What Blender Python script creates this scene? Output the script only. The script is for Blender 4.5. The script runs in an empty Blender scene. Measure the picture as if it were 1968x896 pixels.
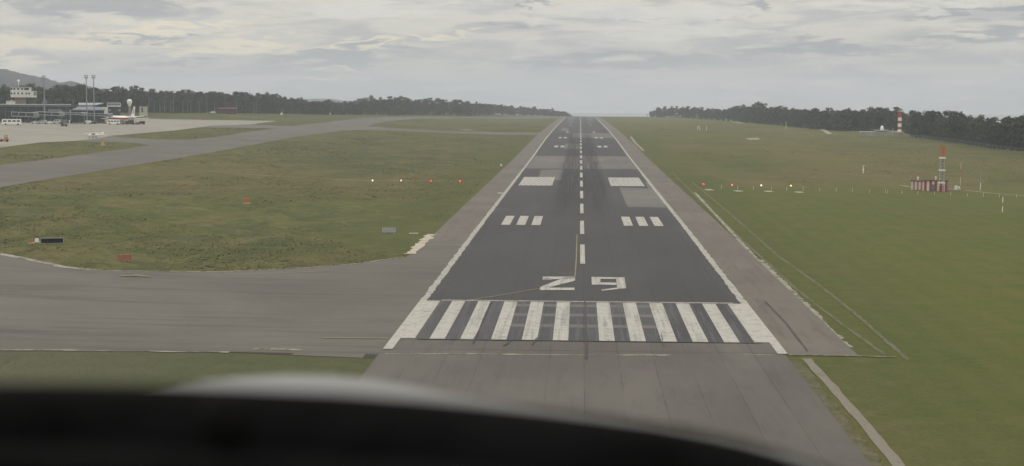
import bpy, bmesh, math, random
import numpy as np
from mathutils import Vector, Matrix
from mathutils.geometry import tessellate_polygon
random.seed(7); rng = np.random.default_rng(7)
S = bpy.context.scene
COL = S.collection
R = math.radians

# ------------------------------------------------------------------ camera, sky, sun, exposure
F_PX, YAW, ROLL, PITCH = 2712.4, R(2.728), R(0.23), math.atan(253/2746)
CAM = Vector((-0.66, 0.0, 27.6))
_f = Vector((-math.sin(YAW)*math.cos(PITCH), math.cos(YAW)*math.cos(PITCH), -math.sin(PITCH)))
_r = Vector((math.cos(YAW), math.sin(YAW), 0)); _u = _r.cross(_f)
_cr = _r*math.cos(ROLL) + _u*math.sin(ROLL); _cu = -_r*math.sin(ROLL) + _u*math.cos(ROLL)
cam_d = bpy.data.cameras.new('camera'); cam = bpy.data.objects.new('camera', cam_d); COL.objects.link(cam)
cam.matrix_world = Matrix(((_cr.x, _cu.x, -_f.x, CAM.x), (_cr.y, _cu.y, -_f.y, CAM.y), (_cr.z, _cu.z, -_f.z, CAM.z), (0, 0, 0, 1)))
cam_d.sensor_width = 36; cam_d.lens = F_PX/1968*36; cam_d.clip_start = 0.05; cam_d.clip_end = 40000
cam_d.dof.use_dof = True; cam_d.dof.focus_distance = 420; cam_d.dof.aperture_fstop = 3.3
S.camera = cam

SUN_EL, SUN_AZ = R(38), R(-62)          # sun behind thin cloud to the left, azimuth measured from +Y
world = bpy.data.worlds.new('World'); S.world = world; world.use_nodes = True

class NT:
    """tiny helper round a node tree"""
    def __init__(s, tree): s.t = tree; s.t.nodes.clear()
    def n(s, typ, **kw):
        nd = s.t.nodes.new(typ)
        for k, v in kw.items(): setattr(nd, k, v)
        return nd
    def link(s, a, b): s.t.links.new(a, b)
    def put(s, sock, v):
        if isinstance(v, bpy.types.NodeSocket): s.link(v, sock)
        elif isinstance(v, (tuple, list)) and len(v) == 3 and sock.type == 'RGBA': sock.default_value = (*v, 1)
        else: sock.default_value = v
    def m(s, op, a, b=0.0, c=0.0, clamp=False):
        nd = s.n('ShaderNodeMath', operation=op, use_clamp=clamp)
        for i, v in enumerate((a, b, c)): s.put(nd.inputs[i], v)
        return nd.outputs[0]
    def mix(s, f, a, b, blend='MIX'):
        nd = s.n('ShaderNodeMix', data_type='RGBA', blend_type=blend)
        s.put(nd.inputs[0], f); s.put(nd.inputs[6], a); s.put(nd.inputs[7], b)
        return nd.outputs[2]
    def noise(s, vec, scale, detail=4, rough=0.55, dist=0.0):
        nd = s.n('ShaderNodeTexNoise'); s.put(nd.inputs['Vector'], vec)
        nd.inputs['Scale'].default_value = scale; nd.inputs['Detail'].default_value = detail
        nd.inputs['Roughness'].default_value = rough; nd.inputs['Distortion'].default_value = dist
        return nd.outputs[0]
    def sep(s, vec):
        nd = s.n('ShaderNodeSeparateXYZ'); s.link(vec, nd.inputs[0]); return nd.outputs
    def comb(s, x, y, z):
        nd = s.n('ShaderNodeCombineXYZ')
        for i, v in enumerate((x, y, z)): s.put(nd.inputs[i], v)
        return nd.outputs[0]
    def ss(s, v, a, b):
        nd = s.n('ShaderNodeMapRange', interpolation_type='SMOOTHSTEP')
        s.put(nd.inputs[0], v); nd.inputs[1].default_value = a; nd.inputs[2].default_value = b
        return nd.outputs[0]
    def scale(s, vec, sc):
        nd = s.n('ShaderNodeMapping'); s.link(vec, nd.inputs[0]); nd.inputs['Scale'].default_value = sc
        return nd.outputs[0]

w = NT(world.node_tree)
sky = w.n('ShaderNodeTexSky', sky_type='NISHITA'); sky.sun_disc = False
sky.sun_elevation = SUN_EL; sky.sun_rotation = SUN_AZ; sky.air_density = 1.0; sky.dust_density = 2.0
tc = w.n('ShaderNodeTexCoord').outputs['Generated']
dx, dy, dz = w.sep(tc)[:3]
az = w.m('MULTIPLY', w.m('ARCTAN2', dx, dy), 57.2958)
el = w.m('MULTIPLY', w.m('ARCSINE', dz), 57.2958)
cv = w.comb(w.m('MULTIPLY', az, 0.22), w.m('MULTIPLY', el, 1.5), 0.0)
n_big = w.noise(cv, 0.9, 6, 0.6, 0.6)
cv2 = w.comb(w.m('MULTIPLY', az, 0.6), w.m('MULTIPLY', el, 3.2), 3.7)
n_fine = w.noise(cv2, 0.9, 5, 0.55, 0.4)
azd = w.m('ADD', az, w.m('MULTIPLY', w.m('SUBTRACT', n_fine, 0.5), 7.0))
eld = w.m('ADD', el, w.m('MULTIPLY', w.m('SUBTRACT', n_fine, 0.5), 2.2))
def blob(px, py, rx, ry, soft=0.40):
    a = w.m('DIVIDE', w.m('SUBTRACT', azd, (px-1113)/47.3), rx/47.3)
    b = w.m('DIVIDE', w.m('SUBTRACT', eld, (196-py)/47.3), ry/47.3)
    d = w.m('SQRT', w.m('ADD', w.m('MULTIPLY', a, a), w.m('MULTIPLY', b, b)))
    return w.ss(d, 1.15, 1.15-soft-0.4)
def union(lst):
    o = blob(*lst[0])
    for l in lst[1:]: o = w.m('MAXIMUM', o, blob(*l))
    return o
CL = 10.0                                # the cloud layer is written in display units, background strength is 0.1
k = lambda r, g, b: (r*CL, g*CL, b*CL)
up = w.ss(el, -0.5, 5.0)
base = w.mix(up, k(.54, .525, .505), k(.76, .72, .64))
grey = w.mix(up, k(.435, .44, .455), k(.50, .50, .505))
c = w.mix(w.m('MULTIPLY', w.ss(n_big, .44, .60), .85), base, grey)
c = w.mix(w.m('MULTIPLY', w.ss(n_fine, .54, .70), .5), c, k(.78, .735, .64))
warm = union([(470, 92, 190, 16), (680, 90, 80, 10), (330, 62, 160, 10), (120, 92, 190, 22), (60, 130, 90, 10), (660, 130, 60, 8), (820, 72, 90, 8)])
c = w.mix(w.m('MULTIPLY', warm, .8), c, k(.90, .80, .60))
white = union([(1230, 30, 260, 22), (1680, 20, 220, 12), (760, 18, 230, 14), (1300, 62, 260, 12)])
c = w.mix(w.m('MULTIPLY', white, .55), c, k(.78, .765, .72))
dark = union([(230, 24, 210, 24), (60, 12, 130, 12), (300, 78, 120, 7), (1440, 17, 30, 15), (1850, 72, 210, 19), (1560, 96, 250, 14),
              (1600, 2, 60, 4), (640, 112, 170, 20), (1180, 118, 300, 20), (1880, 30, 220, 8), (330, 130, 80, 8), (980, 50, 110, 5), (1210, 43, 40, 4), (1000, 13, 70, 4)])
c = w.mix(w.m('MULTIPLY', dark, .80), c, k(.335, .355, .385))
zen = w.m('ADD', 1.0, w.m('MULTIPLY', w.ss(el, 6, 60), 1.1))     # an overcast sky is brightest overhead
c = w.mix(1.0, c, w.comb(zen, zen, zen), 'MULTIPLY')
c = w.mix(.94, sky.outputs[0], c)
bg = w.n('ShaderNodeBackground'); w.link(c, bg.inputs[0]); bg.inputs[1].default_value = 0.1
out = w.n('ShaderNodeOutputWorld'); w.link(bg.outputs[0], out.inputs[0])

sun_d = bpy.data.lights.new('sun', 'SUN'); sun = bpy.data.objects.new('sun', sun_d); COL.objects.link(sun)
sun_d.energy = 0.8; sun_d.angle = R(14); sun_d.color = (1, .95, .86)
sv = Vector((math.sin(SUN_AZ)*math.cos(SUN_EL), math.cos(SUN_AZ)*math.cos(SUN_EL), math.sin(SUN_EL)))
sun.rotation_euler = sv.to_track_quat('Z', 'Y').to_euler()
S.view_settings.view_transform = 'Standard'; S.view_settings.look = 'None'
S.view_settings.exposure = 0.0; S.view_settings.gamma = 1.0; S.view_settings.use_curve_mapping = False
S.render.engine = 'CYCLES'
S.cycles.use_denoising = True; S.cycles.max_bounces = 6; S.cycles.volume_bounces = 1
S.cycles.transparent_max_bounces = 8

# ------------------------------------------------------------------ terrain
_py = np.array([-900, -300, 0, 156, 200, 300, 436, 656, 768, 900, 1118, 1500, 2000, 2200, 2400, 2700, 3000, 3400, 3800])
_pz = np.array([-31, -30, -29, -27.55, -27.25, -26.4, -25.75, -24.6, -23.4, -22.4, -21.5, -21.2, -21.0, -20.9, -22, -27, -40, -76, -80]) + 27.6
_dy = np.arange(-900, 3801, 10.0); _dz = np.interp(_dy, _py, _pz)
_pad = np.pad(_dz, 6, mode='edge'); _dz = np.convolve(_pad, np.ones(13)/13, 'valid')
SEA = 27.6 - 62
def T(x, y):
    x = np.asarray(x, float); y = np.asarray(y, float)
    p = np.interp(y, _dy, _dz)
    t = np.clip(-x - 70, -40, 400)
    soft = np.where(t < 40, (t + 40)**2/160, t)            # smooth start of the rise towards the apron
    rise = 0.04*np.minimum(soft, 380)
    fade = np.clip((3000 - y)/700, 0, 1)
    r2 = np.clip(x - 330, 0, 9000)
    fall = np.where(r2 < 200, r2*r2/200*0.06, 12 + (r2-200)*0.12)
    l2 = np.clip(-x - 1500, 0, 9000)*0.05
    return np.maximum(p + rise*fade - fall - l2, -48)
def Z(x, y): return float(T(x, y))

def ray(px, py):
    u, v = px - 984, py - 448
    return (_f*F_PX + _cr*u - _cu*v).normalized()
def hit(px, py):
    """the terrain point seen at a pixel of the 1968 x 896 photograph"""
    d = ray(px, py); t, last = 40.0, None
    while t < 3600:
        q = CAM + d*t
        if q.z <= Z(q.x, q.y): break
        last = t; t *= 1.01
    else: t = 2600.0; last = 2600.0
    a, b = last, t
    for _ in range(30):
        m_ = (a+b)/2; q = CAM + d*m_
        if q.z <= Z(q.x, q.y): b = m_
        else: a = m_
    q = CAM + d*b
    return Vector((q.x, q.y, Z(q.x, q.y)))
def at(px, D):
    """terrain point in the direction of pixel column px at forward distance D"""
    u = (px - 984)/F_PX
    fx = -math.sin(YAW) + u*math.cos(YAW); fy = math.cos(YAW) + u*math.sin(YAW)
    x, y = CAM.x + fx*D, CAM.y + fy*D
    return Vector((x, y, Z(x, y)))
def row(p):
    """pixel row at which a world point shows"""
    q = p - CAM; return 448 - F_PX*q.dot(_cu)/q.dot(_f)
def zrow(px, D, py):
    """height of the world point seen at row py, straight above at(px, D)"""
    a = at(px, D); a.z = 0; b = a.copy(); b.z = 10
    ra, rb = row(a), row(b)
    return (py - ra)/(rb - ra)*10

# ------------------------------------------------------------------ materials
MATS = {}
def simple(name, col, rough=.7, var=.12, scale=1.5, metal=0.0, emit=None, spec=.3):
    if name in MATS: return MATS[name]
    m_ = bpy.data.materials.new(name); m_.use_nodes = True; t = NT(m_.node_tree)
    b = t.n('ShaderNodeBsdfPrincipled'); o = t.n('ShaderNodeOutputMaterial'); t.link(b.outputs[0], o.inputs[0])
    pos = t.n('ShaderNodeTexCoord').outputs['Object']
    n = t.noise(pos, scale, 5, .6)
    lo = tuple(x*(1-var) for x in col); hi = tuple(min(1, x*(1+var)) for x in col)
    t.put(b.inputs['Base Color'], t.mix(t.ss(n, .3, .7), lo, hi))
    b.inputs['Roughness'].default_value = rough; b.inputs['Metallic'].default_value = metal
    b.inputs['Specular IOR Level'].default_value = spec
    if emit:
        b.inputs['Emission Color'].default_value = (*emit[0], 1); b.inputs['Emission Strength'].default_value = emit[1]
    MATS[name] = m_; return m_

def principled(name, rough=.9, spec=.25):
    m_ = bpy.data.materials.new(name); m_.use_nodes = True; t = NT(m_.node_tree)
    b = t.n('ShaderNodeBsdfPrincipled'); o = t.n('ShaderNodeOutputMaterial'); t.link(b.outputs[0], o.inputs[0])
    b.inputs['Roughness'].default_value = rough; b.inputs['Specular IOR Level'].default_value = spec
    MATS[name] = m_
    return m_, t, b, t.n('ShaderNodeNewGeometry').outputs['Position']

def mk_grass():
    m_, t, b, pos = principled('grass', .95, .1)
    x, y, z = t.sep(pos)[:3]
    wob = t.scale(pos, (1, .38, 1))                        # growth runs in drifts across the field
    n1 = t.noise(wob, .012, 5, .6, .5)
    n2 = t.noise(t.scale(pos, (1, .5, 1)), .055, 6, .65, .8)
    n3 = t.noise(pos, .35, 6, .7)
    n4 = t.noise(pos, 2.2, 4, .7)
    green, lush = (.082, .098, .026), (.080, .104, .020)
    olive, brown, dark, straw = (.120, .118, .040), (.152, .122, .056), (.060, .074, .030), (.172, .154, .074)
    mown = t.m('MULTIPLY', t.ss(x, 24, 40), t.ss(y, 470, 330))           # the cut strip beside the runway, right
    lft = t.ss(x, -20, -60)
    rough_a = t.m('SUBTRACT', 1.0, mown)
    c = t.mix(t.ss(n1, .36, .62), green, olive)
    c = t.mix(t.m('MULTIPLY', t.ss(n2, .46, .66), t.m('MULTIPLY', rough_a, .7)), c, brown)
    c = t.mix(t.m('MULTIPLY', t.ss(n3, .50, .70), .6), c, straw)
    far = t.m('MULTIPLY', t.ss(y, 440, 640), .5)
    c = t.mix(t.m('MULTIPLY', far, t.ss(n2, .38, .60)), c, (.110, .094, .036))
    c = t.mix(t.m('MULTIPLY', t.m('SUBTRACT', t.ss(n1, .40, .58), t.ss(n2, .45, .60), clamp=True), t.m('MULTIPLY', lft, .8)), c, dark)
    tus = t.noise(t.comb(t.m('ADD', t.m('MULTIPLY', x, .16), t.m('MULTIPLY', y, .03)), t.m('MULTIPLY', y, .10), 0.0), 1.0, 5, .7, 1.2)
    c = t.mix(t.m('MULTIPLY', t.ss(tus, .50, .62), t.m('MULTIPLY', lft, .8)), c, dark)
    c = t.mix(t.m('MULTIPLY', t.ss(tus, .46, .36), t.m('MULTIPLY', lft, .5)), c, straw)
    c = t.mix(t.m('MULTIPLY', mown, .75), c, t.mix(t.ss(t.noise(pos, .09, 7, .72, .6), .40, .60), lush, (.110, .108, .030)))
    dr = t.noise(t.comb(t.m('MULTIPLY', x, .022), t.m('MULTIPLY', y, .016), 5.0), 1.0, 7, .68, .5)
    rfar = t.m('MULTIPLY', t.ss(x, 28, 45), t.ss(y, 400, 470))
    c = t.mix(t.m('MULTIPLY', t.m('MULTIPLY', rfar, t.ss(dr, .52, .64)), .7), c, (.150, .112, .060))
    c = t.mix(t.m('MULTIPLY', t.m('MULTIPLY', rfar, t.ss(dr, .46, .36)), .6), c, dark)
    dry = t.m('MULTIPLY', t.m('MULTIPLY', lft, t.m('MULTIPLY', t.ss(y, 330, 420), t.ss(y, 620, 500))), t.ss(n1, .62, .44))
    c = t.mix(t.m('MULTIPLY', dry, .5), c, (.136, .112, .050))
    c = t.mix(t.m('MULTIPLY', t.m('MULTIPLY', t.ss(x, -18, -23), t.ss(y, 165, 157)), .85), c, t.mix(n3, (.082, .086, .056), (.108, .106, .074)))  # near-left strip: grey veil of the windscreen reflection mixed into the grass colour
    edge = t.m('MULTIPLY', t.ss(t.m('ABSOLUTE', x), 58, 34), .5)
    c = t.mix(edge, c, t.mix(t.ss(n3, .4, .6), (.060, .080, .022), (.080, .088, .032)))
    c = t.mix(t.m('MULTIPLY', t.ss(n4, .42, .68), .5), c, t.mix(.5, c, (.03, .036, .010)))
    mw = t.m('SINE', t.m('MULTIPLY', t.m('ADD', x, t.m('MULTIPLY', t.noise(pos, .05, 2, .5), 3.0)), 1.3))
    c = t.mix(t.m('MULTIPLY', mown, t.m('MULTIPLY', t.ss(mw, -.4, .9), .16)), c, (.120, .125, .040))
    thin = t.noise(pos, .16, 7, .75, .8)
    c = t.mix(t.m('MULTIPLY', mown, t.m('MULTIPLY', t.ss(thin, .54, .70), .55)), c, (.128, .112, .050))
    c = t.mix(t.m('MULTIPLY', mown, t.m('MULTIPLY', t.ss(thin, .44, .32), .45)), c, (.048, .066, .014))
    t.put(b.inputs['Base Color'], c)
    bp = t.n('ShaderNodeBump'); bp.inputs['Strength'].default_value = .9; bp.inputs['Distance'].default_value = .35
    h = t.m('ADD', t.m('MULTIPLY', n3, 1.0), t.m('ADD', t.m('MULTIPLY', tus, t.m('MULTIPLY', lft, 2.2)), t.m('MULTIPLY', n4, .35)))
    t.link(h, bp.inputs['Height']); t.link(bp.outputs[0], b.inputs['Normal'])
    return m_

def mk_pave(name, a, bcol, stain, streak=(1, .12, 1), rough=.85, cracks=True, joints=None, lanes=None):
    m_, t, b, pos = principled(name, rough, .25)
    n1 = t.noise(pos, .035, 5, .6, .4); n2 = t.noise(t.scale(pos, streak), .6, 5, .65); n3 = t.noise(pos, 4.0, 3, .7)
    c = t.mix(t.ss(n1, .32, .68), a, bcol)
    c = t.mix(t.m('MULTIPLY', t.ss(n2, .46, .72), .38 if lanes else .62), c, stain)
    c = t.mix(t.m('MULTIPLY', t.ss(n3, .4, .7), .18), c, tuple(v*.6 for v in a))
    if cracks:
        vo = t.n('ShaderNodeTexVoronoi', feature='DISTANCE_TO_EDGE', voronoi_dimensions='2D'); vo.inputs['Scale'].default_value = .07
        warp = t.n('ShaderNodeVectorMath', operation='ADD'); t.link(pos, warp.inputs[0])
        nn = t.n('ShaderNodeTexNoise'); t.link(pos, nn.inputs['Vector']); nn.inputs['Scale'].default_value = .25
        sc = t.n('ShaderNodeVectorMath', operation='SCALE'); t.link(nn.outputs[1], sc.inputs[0]); sc.inputs['Scale'].default_value = 5.0
        t.link(sc.outputs[0], warp.inputs[1]); t.link(warp.outputs[0], vo.inputs['Vector'])
        c = t.mix(t.m('MULTIPLY', t.ss(vo.outputs[0], .004, .001), .22), c, tuple(v*.5 for v in a))
    if lanes:                                              # paver lanes, each laid a little lighter or darker, with a seam between
        x, y, z = t.sep(pos)[:3]
        q = t.m('DIVIDE', x, lanes); wn = t.n('ShaderNodeTexWhiteNoise', noise_dimensions='1D'); t.link(t.m('FLOOR', q), wn.inputs['W'])
        c = t.mix(t.m('MULTIPLY', wn.outputs[0], .22), c, tuple(v*.55 for v in a))
        fr = t.m('ABSOLUTE', t.m('SUBTRACT', t.m('FRACT', q), .5))
        c = t.mix(t.m('MULTIPLY', t.ss(fr, .475, .495), t.m('MULTIPLY', t.ss(n2, .35, .6), .5)), c, tuple(v*.4 for v in a))
    if joints:
        x, y, z = t.sep(pos)[:3]
        j = None
        for s_, ax in zip(joints, (x, y)):
            if not s_: continue
            fr = t.m('ABSOLUTE', t.m('SUBTRACT', t.m('FRACT', t.m('DIVIDE', ax, s_)), .5))
            q = t.ss(fr, .5-.10/s_, .5-.03/s_)
            j = q if j is None else t.m('MAXIMUM', j, q)
        c = t.mix(t.m('MULTIPLY', j, .4), c, tuple(v*.5 for v in a))
    t.put(b.inputs['Base Color'], c)
    bp = t.n('ShaderNodeBump'); bp.inputs['Strength'].default_value = .3; bp.inputs['Distance'].default_value = .02
    t.link(n3, bp.inputs['Height']); t.link(bp.outputs[0], b.inputs['Normal'])
    return m_

def mk_runway(name, a, bcol, rub=1.0):
    m_, t, b, pos = principled(name, .82, .3)
    x, y, z = t.sep(pos)[:3]
    n1 = t.noise(t.scale(pos, (1, .3, 1)), .05, 5, .6, .3); n2 = t.noise(t.scale(pos, (1, .05, 1)), .9, 4, .6); n3 = t.noise(pos, 3.0, 3, .7)
    c = t.mix(t.ss(n1, .3, .7), a, bcol)
    c = t.mix(t.m('MULTIPLY', t.ss(n2, .5, .75), .30), c, tuple(v*1.35 for v in bcol))
    c = t.mix(t.m('MULTIPLY', t.ss(n3, .4, .7), .2), c, tuple(v*.7 for v in a))
    q = t.m('DIVIDE', x, 5.0); wn = t.n('ShaderNodeTexWhiteNoise', noise_dimensions='1D'); t.link(t.m('FLOOR', q), wn.inputs['W'])
    c = t.mix(t.m('MULTIPLY', wn.outputs[0], .20), c, tuple(v*.6 for v in a))
    fr = t.m('ABSOLUTE', t.m('SUBTRACT', t.m('FRACT', q), .5))
    c = t.mix(t.m('MULTIPLY', t.ss(fr, .475, .495), .4), c, tuple(v*.5 for v in a))
    big = t.noise(pos, .02, 5, .65, .8); c = t.mix(t.m('MULTIPLY', t.ss(big, .52, .66), .30), c, tuple(v*1.45 for v in bcol))
    # tyre rubber left by landings: long streaks either side of the centreline in the touchdown zone
    sk = t.noise(t.comb(t.m('MULTIPLY', x, 2.4), t.m('MULTIPLY', y, .010), 0.0), 1.0, 5, .75)
    sk2 = t.noise(t.comb(t.m('MULTIPLY', x, .45), t.m('MULTIPLY', y, .006), 7.0), 1.0, 3, .6)
    lane = t.m('MAXIMUM', t.ss(t.m('ABSOLUTE', t.m('SUBTRACT', t.m('ABSOLUTE', x), 4.6)), 4.4, .8), t.m('MULTIPLY', t.ss(t.m('ABSOLUTE', x), 10, 4), .65))
    zone = t.m('MULTIPLY', t.ss(y, 280, 460), t.ss(y, 1150, 800))
    f = t.m('MULTIPLY', t.m('MULTIPLY', lane, zone), t.m('ADD', t.ss(sk, .45, .54), t.m('MULTIPLY', t.ss(sk2, .30, .55), .6)), clamp=True)
    grime = t.m('MULTIPLY', t.ss(y, 194, 193), t.ss(t.noise(t.comb(t.m('MULTIPLY', x, 1.6), t.m('MULTIPLY', y, .05), 2.0), 1.0, 5, .7), .46, .62))
    c = t.mix(t.m('MULTIPLY', grime, .6), c, (.10, .10, .105))
    c = t.mix(t.m('MULTIPLY', f, .95*rub), c, (.011, .011, .013))
    t.put(b.inputs['Base Color'], c)
    bp = t.n('ShaderNodeBump'); bp.inputs['Strength'].default_value = .25; bp.inputs['Distance'].default_value = .02
    t.link(n3, bp.inputs['Height']); t.link(bp.outputs[0], b.inputs['Normal'])
    return m_

def mk_paint(name, col, worn, amount=.5, hatch=False):
    m_, t, b, pos = principled(name, .75, .3)
    x, y, z = t.sep(pos)[:3]
    n1 = t.noise(pos, .9, 6, .75); n2 = t.noise(t.scale(pos, (1, .12, 1)), 2.2, 4, .7); n3 = t.noise(t.scale(pos, (.2, 1, 1)), .5, 3, .6)
    c = t.mix(t.m('MULTIPLY', t.ss(n1, .48, .70), amount), col, worn)
    c = t.mix(t.m('MULTIPLY', t.ss(n2, .55, .75), amount*.8), c, worn)
    c = t.mix(t.m('MULTIPLY', t.ss(n3, .52, .68), amount*.6), c, tuple(v*.8 for v in col))
    st = t.noise(t.comb(t.m('MULTIPLY', x, 1.7), t.m('MULTIPLY', y, .035), 9.0), 1.0, 5, .7)   # tyre streaks across the paint
    c = t.mix(t.m('MULTIPLY', t.m('MULTIPLY', t.ss(st, .48, .62), t.ss(t.m('ABSOLUTE', x), 24, 8)), .42), c, (.12, .118, .115))
    if hatch:                                              # block painted in slanting bands, asphalt between them
        fr = t.m('FRACT', t.m('ADD', t.m('MULTIPLY', x, .62), t.m('MULTIPLY', y, .11)))
        c = t.mix(t.m('MULTIPLY', t.ss(t.m('ABSOLUTE', t.m('SUBTRACT', fr, .5)), .22, .34), .5), c, (.10, .10, .10))
    t.put(b.inputs['Base Color'], c)
    return m_

def mk_leaf(name, a, bcol):
    m_, t, b, pos = principled(name, .8, .15)
    oi = t.n('ShaderNodeObjectInfo').outputs['Random']
    n = t.noise(pos, .09, 4, .6); n2 = t.noise(pos, .6, 3, .6)
    f = t.m('ADD', t.m('MULTIPLY', oi, .5), t.m('MULTIPLY', n, .6))
    c = t.mix(t.ss(f, .25, .9), a, bcol)
    c = t.mix(t.m('MULTIPLY', t.ss(n2, .42, .66), .6), c, tuple(v*1.9 for v in bcol))
    t.put(b.inputs['Base Color'], c)
    return m_

def mk_stripes(name, cols, step, axis=0, off=0.0, var=.1):
    """bands of paint along a local axis"""
    m_ = bpy.data.materials.new(name); m_.use_nodes = True; t = NT(m_.node_tree)
    b = t.n('ShaderNodeBsdfPrincipled'); o = t.n('ShaderNodeOutputMaterial'); t.link(b.outputs[0], o.inputs[0])
    pos = t.n('ShaderNodeTexCoord').outputs['Object']
    v = t.sep(pos)[axis]
    g = t.m('FRACT', t.m('ADD', t.m('DIVIDE', v, 2*step), off))
    c = t.mix(t.m('GREATER_THAN', g, .5), cols[0], cols[1])
    n = t.noise(pos, 2.0, 4, .6)
    c = t.mix(t.m('MULTIPLY', t.ss(n, .4, .7), var*2), c, t.mix(1.0, c, (.6, .55, .5), 'MULTIPLY'))
    t.put(b.inputs['Base Color'], c); b.inputs['Roughness'].default_value = .7
    MATS[name] = m_; return m_

M_grass = mk_grass()
M_old = mk_pave('old asphalt', (.100, .091, .081), (.135, .124, .110), (.068, .063, .058), lanes=3.75)
M_twy = mk_pave('taxiway asphalt', (.104, .097, .084), (.140, .130, .112), (.066, .062, .056), streak=(.06, .8, 1))
M_conc = mk_pave('apron concrete', (.245, .232, .20), (.295, .278, .24), (.165, .155, .135), cracks=False, joints=(7.5, 7.5), streak=(.05, .5, 1))
M_shoulder = mk_pave('shoulder asphalt', (.122, .108, .094), (.152, .136, .118), (.085, .077, .068))
M_rwy = mk_runway('runway asphalt', (.040, .039, .041), (.052, .051, .052))
M_rwy_old = mk_runway('worn runway asphalt', (.036, .037, .042), (.080, .079, .082), .8)
M_patch = mk_runway('pale patch asphalt', (.112, .106, .101), (.138, .129, .122), .85)
M_white = mk_paint('white runway paint', (.41, .398, .362), (.19, .183, .172), .8)
M_wornwhite = mk_paint('worn white paint', (.36, .35, .315), (.135, .128, .115), 1.0)
M_hatch = mk_paint('banded white paint', (.42, .41, .38), (.30, .29, .27), .4, hatch=True)
M_yellow = mk_paint('faded yellow paint', (.25, .21, .10), (.15, .138, .11), .9)
def mk_broken(name, stone, gap, thr, sc):
    m_, t, b, pos = principled(name, .95, .15)
    n = t.noise(pos, sc, 6, .75); n2 = t.noise(pos, sc*.22, 3, .6)
    f = t.ss(t.m('ADD', t.m('MULTIPLY', n, .6), t.m('MULTIPLY', n2, .4)), thr-.06, thr+.06)
    c = t.mix(f, gap, stone); c = t.mix(t.m('MULTIPLY', t.ss(t.noise(pos, 3.0, 3, .7), .4, .7), .4), c, tuple(v*.55 for v in stone))
    t.put(b.inputs['Base Color'], c); return m_
M_dirtypaint = mk_broken('broken kerb stone', (.33, .315, .27), (.115, .112, .075), .49, 1.1)
M_verge = mk_broken('stony verge', (.31, .29, .24), (.090, .092, .042), .47, 1.3)
M_dirt = mk_broken('bare earth', (.150, .138, .098), (.090, .096, .036), .48, 1.1)
M_seal = simple('tar sealant', (.028, .028, .03), .6)
M_leafA = mk_leaf('pine needles', (.030, .043, .027), (.058, .075, .042))
M_leafB = mk_leaf('broad leaves', (.036, .054, .026), (.074, .092, .042))
M_bark = simple('bark', (.085, .068, .052), .9, .3, 3)
M_wall = simple('white wall', (.74, .73, .69), .8, .08)
M_cream = simple('beige wall', (.52, .49, .42), .85, .12)
M_darkglass = simple('dark glass', (.020, .026, .034), .15, .2, .6, spec=.5)
M_darkclad = simple('dark blue grey cladding', (.045, .052, .066), .5, .15)
M_greyroof = simple('grey metal roof', (.27, .30, .34), .5, .12)
M_pale = simple('pale metal', (.46, .48, .49), .45, .1)
M_steel = simple('galvanised steel', (.26, .27, .28), .5, .15)
M_black = simple('black rubber', (.012, .012, .012), .9)
M_red = simple('red paint', (.42, .055, .035), .6)
M_maroon = simple('maroon paint', (.095, .030, .032), .7, .25)
M_orange = simple('orange paint', (.52, .15, .05), .6)
M_yel = simple('yellow paint', (.60, .42, .05), .6)
M_wpaint = simple('white gloss paint', (.85, .85, .83), .4, .05)
M_grey = simple('mid grey paint', (.16, .165, .17), .6)
M_dgrey = simple('dark grey paint', (.05, .052, .055), .6)
M_sign_red = simple('faded red sign face', (.36, .15, .11), .7)

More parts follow.
